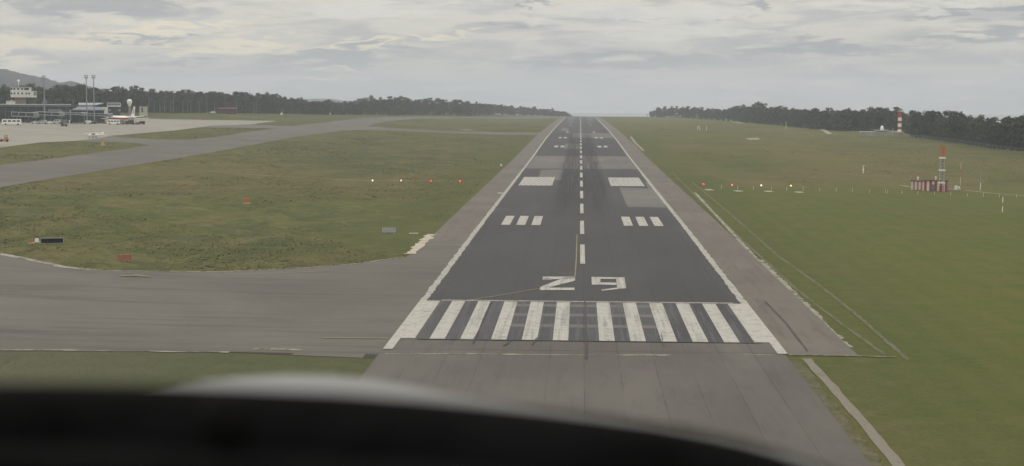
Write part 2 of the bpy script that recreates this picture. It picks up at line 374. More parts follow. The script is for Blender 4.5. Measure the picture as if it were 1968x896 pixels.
# ------------------------------------------------------------------ mesh helpers
class MB:
    def __init__(s): s.v = []; s.f = []; s.mi = []
    def face(s, pts, mi=0):
        i = len(s.v); s.v += [tuple(p) for p in pts]; s.f.append(tuple(range(i, i+len(pts)))); s.mi.append(mi)
    def box(s, c, d, mi=0, rz=0.0, taper=1.0):
        cx, cy, cz = c; hx, hy, hz = d[0]/2, d[1]/2, d[2]/2; i = len(s.v)
        ca, sa = math.cos(rz), math.sin(rz)
        for zz, tp in ((-hz, 1), (hz, taper)):
            for xx, yy in ((-hx, -hy), (hx, -hy), (hx, hy), (-hx, hy)):
                xx, yy = xx*tp, yy*tp
                s.v.append((cx+xx*ca-yy*sa, cy+xx*sa+yy*ca, cz+zz))
        for q in ((3, 2, 1, 0), (4, 5, 6, 7), (0, 1, 5, 4), (1, 2, 6, 5), (2, 3, 7, 6), (3, 0, 4, 7)):
            s.f.append(tuple(i+j for j in q)); s.mi.append(mi)
    def tube(s, p0, p1, r0, r1=None, n=8, mi=0, cap=True):
        p0, p1 = Vector(p0), Vector(p1); r1 = r0 if r1 is None else r1
        d = (p1-p0).normalized(); a = d.orthogonal().normalized(); b = d.cross(a); i = len(s.v)
        for p, r in ((p0, r0), (p1, r1)):
            for k_ in range(n):
                t = 2*math.pi*k_/n; s.v.append(tuple(p + (a*math.cos(t)+b*math.sin(t))*r))
        for k_ in range(n):
            j = (k_+1) % n; s.f.append((i+k_, i+j, i+n+j, i+n+k_)); s.mi.append(mi)
        if cap:
            s.f.append(tuple(i+k_ for k_ in reversed(range(n)))); s.f.append(tuple(i+n+k_ for k_ in range(n))); s.mi += [mi, mi]
    def loft(s, rings, mi=0, cap=True):
        i = len(s.v); n = len(rings[0])
        for r_ in rings: s.v += [tuple(p) for p in r_]
        for a in range(len(rings)-1):
            for k_ in range(n):
                j = (k_+1) % n
                s.f.append((i+a*n+k_, i+a*n+j, i+(a+1)*n+j, i+(a+1)*n+k_)); s.mi.append(mi)
        if cap:
            s.f.append(tuple(i+k_ for k_ in reversed(range(n)))); s.f.append(tuple(i+(len(rings)-1)*n+k_ for k_ in range(n))); s.mi += [mi, mi]
    def lathe(s, prof, n=16, c=(0, 0, 0), mi=0):
        s.loft([[(c[0]+r*math.cos(2*math.pi*k_/n), c[1]+r*math.sin(2*math.pi*k_/n), c[2]+z) for k_ in range(n)] for r, z in prof], mi)
    def slab(s, poly, t, mi=0):
        """a convex outline of 3D points thickened by the vector t"""
        t = Vector(t); a = [Vector(p) for p in poly]; s.loft([a, [p+t for p in a]], mi)
    def build(s, name, mats, parent=None, smooth=False):
        me = bpy.data.meshes.new(name); me.from_pydata(s.v, [], s.f)
        if not isinstance(mats, (list, tuple)): mats = [mats]
        for m_ in mats: me.materials.append(m_)
        me.polygons.foreach_set('material_index', s.mi)
        bm = bmesh.new(); bm.from_mesh(me); bmesh.ops.recalc_face_normals(bm, faces=bm.faces); bm.to_mesh(me); bm.free()
        if smooth: me.polygons.foreach_set('use_smooth', [True]*len(me.polygons))
        me.update()
        o = bpy.data.objects.new(name, me); COL.objects.link(o)
        if parent: o.parent = parent
        return o
def tag(o, label=None, cat=None, group=None, kind=None):
    if label: o['label'] = label
    if cat: o['category'] = cat
    if group: o['group'] = group
    if kind: o['kind'] = kind
    return o
def thing(name, label, cat, loc, rz=0.0, group=None):
    o = bpy.data.objects.new(name, None); COL.objects.link(o); o.empty_display_size = .5
    o.location = loc; o.rotation_euler = (0, 0, rz)
    return tag(o, label, cat, group)
def dup(root, loc, rz=0.0, label=None, group=None, scale=None):
    r_ = root.copy(); COL.objects.link(r_); r_.location = loc; r_.rotation_euler = (0, 0, rz)
    if label: r_['label'] = label
    if group: r_['group'] = group
    if scale: r_.scale = scale
    for ch in list(root.children):
        c_ = ch.copy(); COL.objects.link(c_); c_.parent = r_
        for g in ch.children:
            d_ = g.copy(); COL.objects.link(d_); d_.parent = c_
    return r_

# ------------------------------------------------------------------ the ground and everything laid on it
def lines(a, b, step): return list(np.arange(a, b, step))
gx = np.array(lines(-9300, -2500, 850) + lines(-2500, -700, 120) + lines(-700, -80, 20) + lines(-80, 80, 8) + lines(80, 480, 20) + lines(480, 1500, 85) + [1500, 2000, 2600])
gy = np.array(lines(-900, 60, 60) + lines(60, 520, 10) + lines(520, 1400, 20) + lines(1400, 2400, 40) + lines(2400, 3500, 60) + [3500, 3800])
GX, GY = np.meshgrid(gx, gy); GZ = T(GX, GY)
nx, ny = len(gx), len(gy)
me = bpy.data.meshes.new('ground')
vv = np.stack([GX, GY, GZ], -1).reshape(-1, 3)
ff = [(j*nx+i, j*nx+i+1, (j+1)*nx+i+1, (j+1)*nx+i) for j in range(ny-1) for i in range(nx-1)]
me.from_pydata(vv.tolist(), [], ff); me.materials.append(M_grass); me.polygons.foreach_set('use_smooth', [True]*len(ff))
tag(bpy.data.objects.new('ground', me), kind='structure'); COL.objects.link(bpy.data.objects['ground'])

def sheet(name, polys, mat, off, kind='structure', fine=None):
    """flat-lying polygons (world x, y) cut along the ground's own grid and laid off metres above it"""
    bm = bmesh.new()
    if name in ('apron', 'taxiway', 'taxiway_connector', 'turning_taxiway', 'broken_concrete_strip', 'stony_margin', 'concrete_path'): PAVED.extend(polys)
    for P in polys:
        if sum(P[i-1][0]*P[i][1]-P[i][0]*P[i-1][1] for i in range(len(P))) < 0: P = P[::-1]
        vs = [bm.verts.new((p[0], p[1], 0)) for p in P]
        for tri in tessellate_polygon([[Vector((p[0], p[1], 0)) for p in P]]):
            try: bm.faces.new([vs[i] for i in tri])
            except ValueError: pass
    bm.normal_update()
    bmesh.ops.reverse_faces(bm, faces=[f for f in bm.faces if f.normal.z < 0])
    xs = [v.co.x for v in bm.verts]; ys = [v.co.y for v in bm.verts]
    for arr, nrm, lo, hi in ((gx, (1, 0, 0), min(xs), max(xs)), (gy, (0, 1, 0), min(ys), max(ys))):
        for g in arr:
            if lo < g < hi:
                bmesh.ops.bisect_plane(bm, geom=bm.verts[:]+bm.edges[:]+bm.faces[:], plane_co=(g*nrm[0], g*nrm[1], 0), plane_no=nrm)
    for v in bm.verts: v.co.z = Z(v.co.x, v.co.y) + off
    me = bpy.data.meshes.new(name); bm.to_mesh(me); bm.free()
    me.materials.append(mat)
    o = bpy.data.objects.new(name, me); COL.objects.link(o)
    return tag(o, kind=kind)
PAVED = []
def G(*pts): return [(q.x, q.y) for q in (hit(*p) for p in pts)]
def rect(x0, x1, y0, y1): return [(x0, y0), (x1, y0), (x1, y1), (x0, y1)]
def ribbon(pts, wd, jit=0.0, step=None):
    """a strip of width wd (metres) along ground points, with a ragged edge"""
    P = [Vector((p[0], p[1])) for p in pts]; q = []
    if step:
        D = [P[0]]
        for a, b in zip(P, P[1:]):
            n = max(1, int((b-a).length/step)); D += [a+(b-a)*(i/n) for i in range(1, n+1)]
        P = D
    Lf, Rt = [], []
    for i, p in enumerate(P):
        d = (P[min(i+1, len(P)-1)] - P[max(i-1, 0)]).normalized(); n = Vector((-d.y, d.x))
        Lf.append(p + n*(wd/2 + random.uniform(-jit, jit))); Rt.append(p - n*(wd/2 + random.uniform(-jit, jit)))
    return [[Lf[i], Lf[i+1], Rt[i+1], Rt[i]] for i in range(len(P)-1)]

D0 = 155.9
RWY_END = 2290
# concrete and asphalt, lowest first
sheet('apron', [G((-160, 300), (0, 284), (76, 274), (152, 270.5), (192, 266), (210, 261.5), (330, 251.5), (401, 243), (480, 239.5), (534, 232.6), (427, 231), (300, 229), (272, 228), (150, 235), (40, 235), (-160, 240))], M_conc, .03)
sheet('taxiway', [G((-160, 338), (0, 318), (140, 300), (290, 279.5), (376, 268), (427, 262), (500, 250.5), (564, 242.5), (630, 235), (694, 226.5), (800, 224.6), (1078, 224.4), (1070, 227.4), (900, 227.4),
                    (800, 228), (740, 234), (706, 243), (800, 249.5), (1045, 255), (1032, 260), (800, 253), (706, 250), (656, 251.5), (579, 262), (478, 280), (369, 300), (200, 327), (0, 360), (-160, 386))], M_twy, .045)
sheet('taxiway_connector', [G((170, 269.5), (192, 266), (211, 261.5), (236, 264.5), (300, 268.7), (378, 268.5), (295, 281), (262, 275), (150, 272.2)),
                              G((389, 245.5), (401, 242), (473, 239.5), (566, 242.8), (521, 247))], M_twy, .06)
sheet('turning_taxiway', [G((-260, 470), (-120, 478), (0, 488), (30, 495), (60, 500), (130, 515), (220, 521), (420, 523.5), (560, 517), (680, 508), (780, 495)) +
                            [(-30, 290), (-22, 290), (-22, 150)] + G((740, 681), (400, 676), (0, 675), (-260, 676))], M_twy, .03)
sheet('blast_pad', [rect(-22.6, 22.2, 20, D0)], M_old, .05)
sheet('runway_shoulder', [rect(-30, -22.4, 270, RWY_END), rect(22.4, 30.2, D0-.5, RWY_END)], M_shoulder, .055)
sheet('threshold_pavement', [rect(-22.5, 22.5, D0, D0+38)], M_old, .065)
sheet('runway', [rect(-22.5, 22.5, D0+37.5, RWY_END)], M_rwy, .08)
sheet('runway_threshold_surface', [rect(-19.5, 19.6, D0+6, D0+36.6)], M_rwy_old, .085)
d_ = lambda y: hit(1117, y).y
yb0, yb1 = d_(325), d_(300.5)
sheet('runway_patch', [rect(-21.4, 21.4, yb0, yb1), rect(-5.5, 21.4, d_(265.5), d_(256.5)), G((1034, 344), (1040, 327.5), (1083, 326), (1079, 347.5)),
                       G((1190, 361), (1246, 363), (1240, 351), (1250, 350), (1281, 400), (1206, 398.5)), G((1083, 286.5), (1087, 276.5), (1115, 276.5), (1115, 287)),
                       G((1077, 251), (1080, 246.7), (1093, 246.7), (1092, 252)), *[rect(a, b, D0+c0, D0+c0+2.2) for a, b in ((-1.8, 1.8), (3.6, 5.4), (7.2, 9), (-5.4, -3.6), (-9, -7.2)) for c0 in (15.5, 24, 32)]], M_patch, .095)
sheet('patch_edge_strip', [rect(-21.4, 21.4, yb0-2.0, yb0-.4)], M_rwy, .10)  # strip of runway asphalt along the near edge of the pale band

# white markings
WH, WORN = [], []
def marks(lst, x0, x1, y0, y1): lst.append(rect(x0, x1, y0, y1))
ys0, ys1 = D0+6.2, D0+36.2
for i in range(5):
    a = 1.8+3.6*i
    for s_ in (-1, 1):
        x0, x1 = sorted((s_*a, s_*(a+1.8))); marks(WH, x0, x1, ys0, ys1)
for s_ in (-1, 1):
    x0, x1 = sorted((s_*19.7, s_*22.5)); marks(WH, x0, x1, ys0+.3, ys1)
    x0, x1 = sorted((s_*21.4, s_*22.5)); marks(WH, x0, x1, D0-.5, ys0+.3)
for y in np.arange(ys1, RWY_END-20, 26):                     # edge lines, in lengths so that wear can vary
    for s_ in (-1, 1):
        wd = 1.0 if y < 500 else .85; y1 = min(y+26, RWY_END-20)
        if y < 720: WORN += ribbon([(s_*(22.5-wd/2), y), (s_*(22.5-wd/2), y1)], wd, .13, 1.3)
        else: x0, x1 = sorted((s_*(22.5-wd), s_*22.5)); marks(WORN, x0, x1, y, y1)
kk = D0+80.0
while kk < RWY_END-90:                                      # centreline dashes
    marks(WH, -.42, .42, kk, kk+30); kk += 50
for b_ in ((9.05, 11.0), (12.35, 14.3), (15.65, 17.6)):
    for s_ in (-1, 1):
        x0, x1 = sorted((s_*b_[0], s_*b_[1])); marks(WH, x0, x1, D0+149, D0+171.5)
for k_, nb in ((4, 2), (5, 2), (6, 1), (8, 1), (9, 1), (10, 2), (11, 2), (12, 3)):
    y0 = D0+150*k_
    for j in range(nb):
        for s_ in (-1, 1):
            x0, x1 = sorted((s_*(9.05+3.3*j), s_*(11.0+3.3*j))); marks(WH, x0, x1, y0, y0+22.5)
for j in range(3):
    for s_ in (-1, 1):
        x0, x1 = sorted((s_*(9+3.4*j), s_*(11.4+3.4*j))); marks(WH, x0, x1, 2040, 2075)
sheet('runway_marking', WH, M_white, .115)
sheet('runway_edge_line', WORN, M_wornwhite, .115)
sheet('aiming_point_marking', [rect(-19.7, -9.1, D0+284, D0+330), rect(9.1, 19.7, D0+284, D0+330)], M_hatch, .12)
z7 = lambda *p: G(*[(720+a/3.936, 500+b/3.936) for a, b in p])
sheet('runway_number', [
    z7((1272, 131), (1517, 131), (1517, 143), (1272, 155)), z7((1272, 143.5), (1340, 143.5), (1332, 155.5), (1267, 155.5)),
    z7((1434, 139), (1518, 131), (1516, 163), (1330, 209), (1252, 209)), z7((1252, 209), (1330, 205), (1322, 215), (1513, 215), (1512, 233), (1248, 233)),
    z7((1640, 133), (1890, 137), (1892, 149), (1641, 147)), z7((1641, 146), (1708, 147), (1708, 192), (1643, 192)), z7((1708, 175), (1830, 177), (1830, 195), (1708, 192)),
    z7((1826, 148), (1892, 149), (1903, 219), (1834, 219)), z7((1903, 219), (1834, 214), (1712, 231), (1722, 238))], M_white, .13)
sheet('threshold_transverse_line', [rect(-19.5, 20.5, D0+36.5, D0+37.2)], M_wornwhite, .125)
yl = ribbon(G((905, 578), (960, 569.5), (1037, 556)), .28) + ribbon(G((1105, 533), (1107.5, 500), (1109, 452)), .2) + ribbon(G((232, 531), (290, 533), (256, 529)), .9) + ribbon(G((432, 527), (450, 530), (490, 528), (640, 522)), .25) + ribbon(G((620, 651), (745, 652)), .3)
sheet('taxi_marking', yl, M_yellow, .135)
# kerbs of pale stone, worn joints and paths
kerb = ribbon(G((-120, 478), (0, 488), (30, 495), (60, 500), (130, 515), (190, 520)), 1.5, .3, 1.2) + ribbon(G((205, 520.5), (300, 522), (420, 523.3), (560, 517), (680, 508), (775, 495)), .7, .2, 1.2)
kerb += ribbon(G((0, 673.5), (130, 674), (215, 676)), .5, .25, 2) + ribbon(G((240, 675.5), (440, 678), ), .4, .25, 2) + ribbon(G((487, 671.5), (580, 673.5)), .7, .2, 2)
kerb += ribbon(G((740, 681.5), (900, 681), (1100, 683.5), (1290, 684)), .35, .2, 2) + ribbon(G((1420, 682), (1506, 684.5)), .4, .15, 2)
kerb += ribbon(G((1515, 683), (1610, 684.5), (1723, 687)), .55, .2, 2)
sheet('kerb', kerb, M_dirtypaint, .075)
rub = ribbon(G((789, 489), (798, 480), (810, 468), (820, 459), (828, 451)), 1.9, .5, 1.4)
sheet('broken_concrete_strip', rub, mk_broken('broken concrete', (.47, .42, .34), (.21, .185, .135), .42, 1.3), .10)
sheet('stony_margin', ribbon(G((1520, 695), (1570, 760), (1622, 830), (1680, 905)), 2.0, .35, .8), mk_broken('stony margin', (.135, .122, .088), (.086, .088, .036), .52, 2.6), .04)
vergeR = ribbon(G((1455, 500), (1500, 545), (1545, 590), (1575, 622), (1620, 668)), 2.0, .3, 1.0) + ribbon(G((1335, 370), (1400, 440), (1455, 500)), .8, .15, 1.5) + ribbon(G((1212, 263), (1222, 276), (1237, 290)), 1.6, .2, 4)
sheet('gravel_verge', vergeR, M_verge, .05)
paths = ribbon(G((1290, 330), (1352, 392), (1440, 474), (1535, 560), (1620, 625), (1700, 682)), .46, .1, 1.2) + ribbon(G((1330, 350), (1390, 400), (1495, 492), (1570, 545), (1640, 600), (1745, 692)), .52, .1, 1.2)
sheet('worn_track', paths, M_dirt, .04)
sheet('concrete_path', ribbon(G((1550, 690), (1600, 745), (1652, 805), (1700, 862), (1745, 915)), 1.0, .10, 2.5), mk_broken('path concrete', (.21, .195, .16), (.12, .11, .08), .40, .8), .045)
sheet('pale_track', [G((1572, 247.5), (1582, 247.5), (1600, 258), (1590, 258)), G((1390, 229.5), (1400, 229.8), (1431, 237), (1420, 237)), G((1433, 266.5), (1455, 265), (1462, 268), (1440, 269))] +
      ribbon(G((640, 345.5), (720, 347), (800, 347.5), (950, 348)), .8, .15, 4) + ribbon(G((400, 330), (520, 338), (640, 345)), .4, .1, 4) + ribbon(G((1855, 366), (1900, 371), (1968, 377), (2060, 384)), .9, .1, 4) + ribbon(G((1728, 356), (1752, 360), (1780, 367)), .9, .2, 3) +
      ribbon(G((890, 250), (905, 249.6)), 8), simple('pale gravel', (.32, .30, .24), .9, .25, .5), .05)
sheet('tar_joint', ribbon([(.25, D0-5), (.25, D0+37)], .22, .06, 3) + ribbon(G((1470, 580), (1510, 622), (1552, 676)), .16, .05, 3) + ribbon([(-19.4, D0+6), (20.4, D0+6)], .35, .05, 3) +
      ribbon([(-12.7, D0+3.5), (-12.6, D0+36)], .18, .06, 3) + ribbon([(-5.9, D0+3), (-5.4, D0+8)], .25, .1, 1) + ribbon([(-9, D0+2.5), (-8.4, D0+6)], .25, .1, 1) + ribbon([(9, D0+3), (9.3, D0+12)], .15, .1, 1), M_seal, .14)
sheet('light_base_slab', [G((px, py), (px+13, py-.3), (px+22, py+1.4), (px+8, py+1.8)) for px, py in ((1352, 364.5), (1408, 366.8), (1466, 367.5), (1525, 369))] +
      [G((955, 371), (965, 370.5), (968, 372), (957, 372.5)), G((786, 448.3), (804, 448.3), (804, 449.6), (786, 449.6))], simple('slab concrete', (.40, .39, .34), .9, .2), .06)
def sea():
    m_, t, b, pos = principled('sea water', .25, .5)
    n = t.noise(t.scale(pos, (1, .4, 1)), .02, 6, .6)
    t.put(b.inputs['Base Color'], t.mix(n, (.05, .07, .08), (.08, .10, .11)))
    bp = t.n('ShaderNodeBump'); bp.inputs['Strength'].default_value = .4; t.link(t.noise(pos, .3, 4, .6), bp.inputs['Height']); t.link(bp.outputs[0], b.inputs['Normal'])
    mb = MB(); mb.face([(-9300, 2400, SEA), (9300, 2400, SEA), (9300, 9300, SEA), (-9300, 9300, SEA)]); mb.face([(480, -900, SEA), (9300, -900, SEA), (9300, 2400, SEA), (480, 2400, SEA)])
    tag(mb.build('sea', m_), kind='structure')
sea()

def in_poly(P, x, y):
    r_ = np.zeros(len(x), bool); n = len(P)
    for i in range(n):
        (ax, ay), (bx, by) = (P[i][0], P[i][1]), (P[(i+1) % n][0], P[(i+1) % n][1])
        if ay == by: continue
        r_ ^= ((ay > y) != (by > y)) & (x < (bx-ax)*(y-ay)/(by-ay)+ax)
    return r_
def vnoise(x, y, sc, seed):
    g = np.random.default_rng(seed).random((256, 256)); u, v = x*sc, y*sc
    i, j = np.floor(u).astype(int), np.floor(v).astype(int); a, b = u-i, v-j; a = a*a*(3-2*a); b = b*b*(3-2*b)
    q = lambda di, dj: g[(i+di) % 256, (j+dj) % 256]
    return (q(0, 0)*(1-a)+q(1, 0)*a)*(1-b)+(q(0, 1)*(1-a)+q(1, 1)*a)*b
def tufts():
    n = 420000
    y = 130*np.exp(rng.random(n)*math.log(1500/130)); x = (rng.random(n)-.5)*2*(.42*y+40) - .05*y
    keep = np.abs(x) > 31.5
    keep &= ~((x > 0) & (y < 450) & (rng.random(n) > .04))            # the cut strip on the right is short grass
    keep &= ~((x > 0) & (x < 52) & (rng.random(n) > .15))
    for P in PAVED: keep &= ~in_poly(P, x, y)
    rx, ry = x*.94+y*.34, -x*.34+y*.94
    f = .55*vnoise(rx, ry*.45, .045, 1)+.45*vnoise(rx, ry*.6, .16, 2)
    keep &= rng.random(n) < np.clip((f-.34)*4.0, .05, 1)*.8
    keep &= y > 200
    x, y, f = x[keep], y[keep], f[keep]; m_ = len(x); z = T(x, y)
    h = .8*(.05+.13*rng.random(m_)*np.clip((f-.25)*2.2, .3, 1))*(1+y/900); V = np.zeros((m_, 3, 3, 3))
    for b_ in range(3):                                                # blades bent over by the wind, so they catch the sky
        a = rng.normal(.5, .9, m_); ln = h*(3.2+2.5*rng.random(m_)); wd = h*(.7+.8*rng.random(m_)); ox, oy = (rng.random(m_)-.5)*.9, (rng.random(m_)-.5)*.9
        dx_, dy_ = np.cos(a), np.sin(a)
        V[:, b_, 0] = np.stack([x+ox-dy_*wd, y+oy+dx_*wd, z-.03], 1); V[:, b_, 1] = np.stack([x+ox+dy_*wd, y+oy-dx_*wd, z-.03], 1)
        V[:, b_, 2] = np.stack([x+ox+dx_*ln, y+oy+dy_*ln, z+h], 1)
    V = V.reshape(-1, 3); nf = m_*3
    me = bpy.data.meshes.new('rough_grass'); me.vertices.add(len(V)); me.vertices.foreach_set('co', V.astype(np.float32).ravel())
    me.loops.add(nf*3); me.loops.foreach_set('vertex_index', np.arange(nf*3, dtype=np.int32)); me.polygons.add(nf); me.polygons.foreach_set('loop_start', np.arange(0, nf*3, 3, dtype=np.int32))
    g, t, b, pos = principled('grass tufts', .9, .1)
    n1 = t.noise(pos, .04, 4, .6); n2 = t.noise(pos, 1.3, 3, .7)
    c = t.mix(t.ss(n1, .38, .62), (.084, .096, .034), (.130, .112, .050)); c = t.mix(t.m('MULTIPLY', t.ss(n2, .4, .65), .45), c, (.145, .130, .062)); c = t.mix(t.m('MULTIPLY', t.ss(n2, .5, .3), .5), c, (.062, .080, .032))
    t.put(b.inputs['Base Color'], c)
    me.materials.append(g); me.update(calc_edges=True)
    o = bpy.data.objects.new('rough_grass', me); COL.objects.link(o); tag(o, kind='stuff'); print('tufts', m_)
tufts()

# ------------------------------------------------------------------ far hills
def hill(name, D, prof, depth, mat):
    P = []
    for (a, ya), (b, yb) in zip(prof, prof[1:]):
        n = max(1, int((b-a)/4))
        P += [(a+(b-a)*i/n, ya+(yb-ya)*i/n) for i in range(n)]
    P.append(prof[-1])
    rows = []
    for j in range(9):
        s_ = j/8; f = math.sin(s_*math.pi)**.8 if s_ <= .5 else math.sin(s_*math.pi)
        r_ = []
        for px, py in P:
            d = D + depth*(s_-.5); a = at(px, d); top = zrow(px, D, py)
            z = SEA-2 + (top-SEA+2)*f*(1+random.uniform(-.012, .012))
            r_.append((a.x, a.y, z))
        rows.append(r_)
    v = [p for r_ in rows for p in r_]; n = len(P)
    f_ = [(j*n+i, j*n+i+1, (j+1)*n+i+1, (j+1)*n+i) for j in range(8) for i in range(n-1)]
    me = bpy.data.meshes.new(name); me.from_pydata(v, [], f_); me.materials.append(mat)
    o = bpy.data.objects.new(name, me); COL.objects.link(o); tag(o, kind='structure')
M_hill = mk_leaf('wooded hillside', (.007, .014, .018), (.013, .022, .024))
hill('mountain', 3300, [(-420, 122), (-250, 112), (-120, 118), (0, 131), (38, 139), (63, 145), (89, 150), (118, 159), (138, 155), (157, 161), (177, 167), (230, 178), (300, 196), (380, 214)], 1800, M_hill)
hill('far_ridge', 5600, [(480, 200), (540, 192), (585, 190.5), (612, 189.8), (640, 190.3), (655, 193), (672, 194), (690, 192), (720, 196), (790, 208), (830, 214)], 900, M_hill)

# ------------------------------------------------------------------ haze
mh = bpy.data.materials.new('haze'); mh.use_nodes = True; t = NT(mh.node_tree)
pv = t.n('ShaderNodeVolumePrincipled'); o_ = t.n('ShaderNodeOutputMaterial'); t.link(pv.outputs[0], o_.inputs['Volume'])
pv.inputs['Color'].default_value = (.83, .90, 1.0, 1); pv.inputs['Density'].default_value = 1.5e-4; pv.inputs['Density Attribute'].default_value = ''
pv.inputs['Anisotropy'].default_value = 0.0
mb = MB(); mb.box((0, 4200, 70), (19600, 11400, 244)); hz = tag(mb.build('haze', mh), kind='stuff')

# ------------------------------------------------------------------ trees
def crown_mesh(kind, H, seed, nleaf):
    r = random.Random(seed); V, Fc = [], []
    clumps = []
    if kind == 'tall':                                       # eucalyptus and pines drawn up in a wood
        for i in range(20):
            h = r.uniform(.30, .97); rad = H*.17*(1.1-abs(h-.62)*1.25)
            a = r.uniform(0, 6.28); q = rad*r.uniform(.1, 1)
            clumps.append((q*math.cos(a), q*math.sin(a), H*h, H*r.uniform(.055, .11), .75))
    elif kind == 'round':
        for i in range(22):
            h = r.uniform(.16, .92); rad = H*.27*math.sin(min(1, (h-.05)/.9)*math.pi)**.6
            a = r.uniform(0, 6.28); q = rad*r.uniform(.2, 1)
            clumps.append((q*math.cos(a), q*math.sin(a), H*h, H*r.uniform(.07, .13), .8))
    else:                                                    # umbrella pine: flat plates of needles on bare limbs
        for i in range(13):
            a = r.uniform(0, 6.28); q = H*.30*math.sqrt(r.random())
            clumps.append((q*math.cos(a), q*math.sin(a), H*(.93-.45*(q/(H*.42))**2-r.uniform(0, .12)), H*r.uniform(.07, .12), .45))
    tot = sum(c_[3]**2 for c_ in clumps)
    for cx, cy, cz, cr, fl in clumps:
        for _ in range(int(nleaf*cr*cr/tot)+4):
            d = Vector((r.gauss(0, 1), r.gauss(0, 1), r.gauss(0, 1))).normalized()*cr*r.random()**.35
            p = Vector((cx+d.x, cy+d.y, cz+d.z*fl)); s_ = H*r.uniform(.018, .040)
            a = Vector((r.gauss(0, 1), r.gauss(0, 1), r.gauss(0, .7))).normalized(); b = a.orthogonal().normalized()
            b = (b*math.cos(2.1*r.random()) + a.cross(b)*math.sin(2.1*r.random())).normalized()
            i = len(V); V += [p-a*s_, p+b*s_*.7, p+a*s_, p-b*s_*.7]; Fc.append((i, i+1, i+2, i+3))
    return V, Fc, clumps
def trunk_mb(kind, H, clumps, seed):
    r = random.Random(seed); mb = MB(); hh = {'tall': .9, 'round': .7, 'umbrella': .72}[kind]*H; r0 = H*.016
    pts = [Vector((r.uniform(-.012, .012)*H*i, r.uniform(-.012, .012)*H*i, hh*i/4 - (.6 if i == 0 else 0))) for i in range(5)]
    for i in range(4): mb.tube(pts[i], pts[i+1], r0*(1-.2*i), r0*(.8-.2*i)+.02, 6, cap=False)
    for cx, cy, cz, cr, fl in clumps[::3]:
        k_ = min(.95, max(.25, cz/hh*.72)); b = pts[0].lerp(pts[4], k_)
        mb.tube(b, (cx, cy, cz), r0*.38, r0*.12, 5, cap=False)
    return mb
PROTO = {}
HP = 18.0
for kind, n in (('tall', 6), ('round', 4), ('umbrella', 3)):
    for i in range(n):
        V, Fc, cl = crown_mesh(kind, HP, 100*n+i*7+3, 620 if kind != 'umbrella' else 480)
        me = bpy.data.meshes.new('crown'); me.from_pydata(V, [], Fc); me.materials.append(M_leafB if kind == 'round' else M_leafA)
        tr = trunk_mb(kind, HP, cl, i+5); o = tr.build('trunk', M_bark); tm = o.data
        bpy.data.objects.remove(o)
        PROTO.setdefault(kind, []).append((me, tm, V, Fc))
def tree(kind, loc, H, label, group, wide=1.0):
    me, tm = random.choice(PROTO[kind])[:2]
    nm = {'tall': 'pine_tree', 'round': 'broadleaf_tree', 'umbrella': 'umbrella_pine'}[kind]
    s_ = H/HP; t_ = thing(nm, label, 'tree', loc, random.uniform(0, 6.28), group); t_.scale = (s_*wide, s_*wide, s_)
    for n_, m_ in (('trunk', tm), ('crown', me)):
        c_ = bpy.data.objects.new(n_, m_); COL.objects.link(c_); c_.parent = t_
    return t_
MASS_V, MASS_F, MASS_T = [], [], []
mass_n = 0
def mass_tree(kind, loc, H, wide=1.0):
    global mass_n
    V, Fc = random.choice(PROTO[kind])[2:]
    a = random.uniform(0, 6.28); s_ = H/HP; A = np.array(V)
    x = A[:, 0]*math.cos(a)-A[:, 1]*math.sin(a); y = A[:, 0]*math.sin(a)+A[:, 1]*math.cos(a)
    MASS_V.append(np.stack([x*s_*wide+loc[0], y*s_*wide+loc[1], A[:, 2]*s_+loc[2]], 1)); MASS_F.append(np.array(Fc)+mass_n); mass_n += len(V)
    MASS_T.append((loc, H))
def flush(name):
    global mass_n, MASS_V, MASS_F, MASS_T
    V = np.concatenate(MASS_V); Fa = np.concatenate(MASS_F); nq = len(Fa)
    tv, tf = [], []
    for loc, H in MASS_T:
        i = len(V)+len(tv); r_ = H*.013
        for z, q in ((-.6, r_), (H*.75, r_*.4)):
            for k_ in range(4): tv.append((loc[0]+q*math.cos(k_*1.571), loc[1]+q*math.sin(k_*1.571), loc[2]+z))
        for k_ in range(4): tf.append((i+k_, i+(k_+1) % 4, i+4+(k_+1) % 4, i+4+k_))
    V = np.concatenate([V, np.array(tv)]); Fa = np.concatenate([Fa, np.array(tf)])
    me = bpy.data.meshes.new(name); me.vertices.add(len(V)); me.vertices.foreach_set('co', V.astype(np.float32).ravel())
    me.loops.add(len(Fa)*4); me.loops.foreach_set('vertex_index', Fa.astype(np.int32).ravel())
    me.polygons.add(len(Fa)); me.polygons.foreach_set('loop_start', np.arange(0, len(Fa)*4, 4, dtype=np.int32))
    me.materials.append(M_leafA); me.materials.append(M_bark)
    mi = np.zeros(len(Fa), np.int32); mi[nq:] = 1; me.polygons.foreach_set('material_index', mi)
    me.update(calc_edges=True)
    o = bpy.data.objects.new(name, me); COL.objects.link(o); tag(o, kind='stuff')
    mass_n = 0; MASS_V, MASS_F, MASS_T = [], [], []
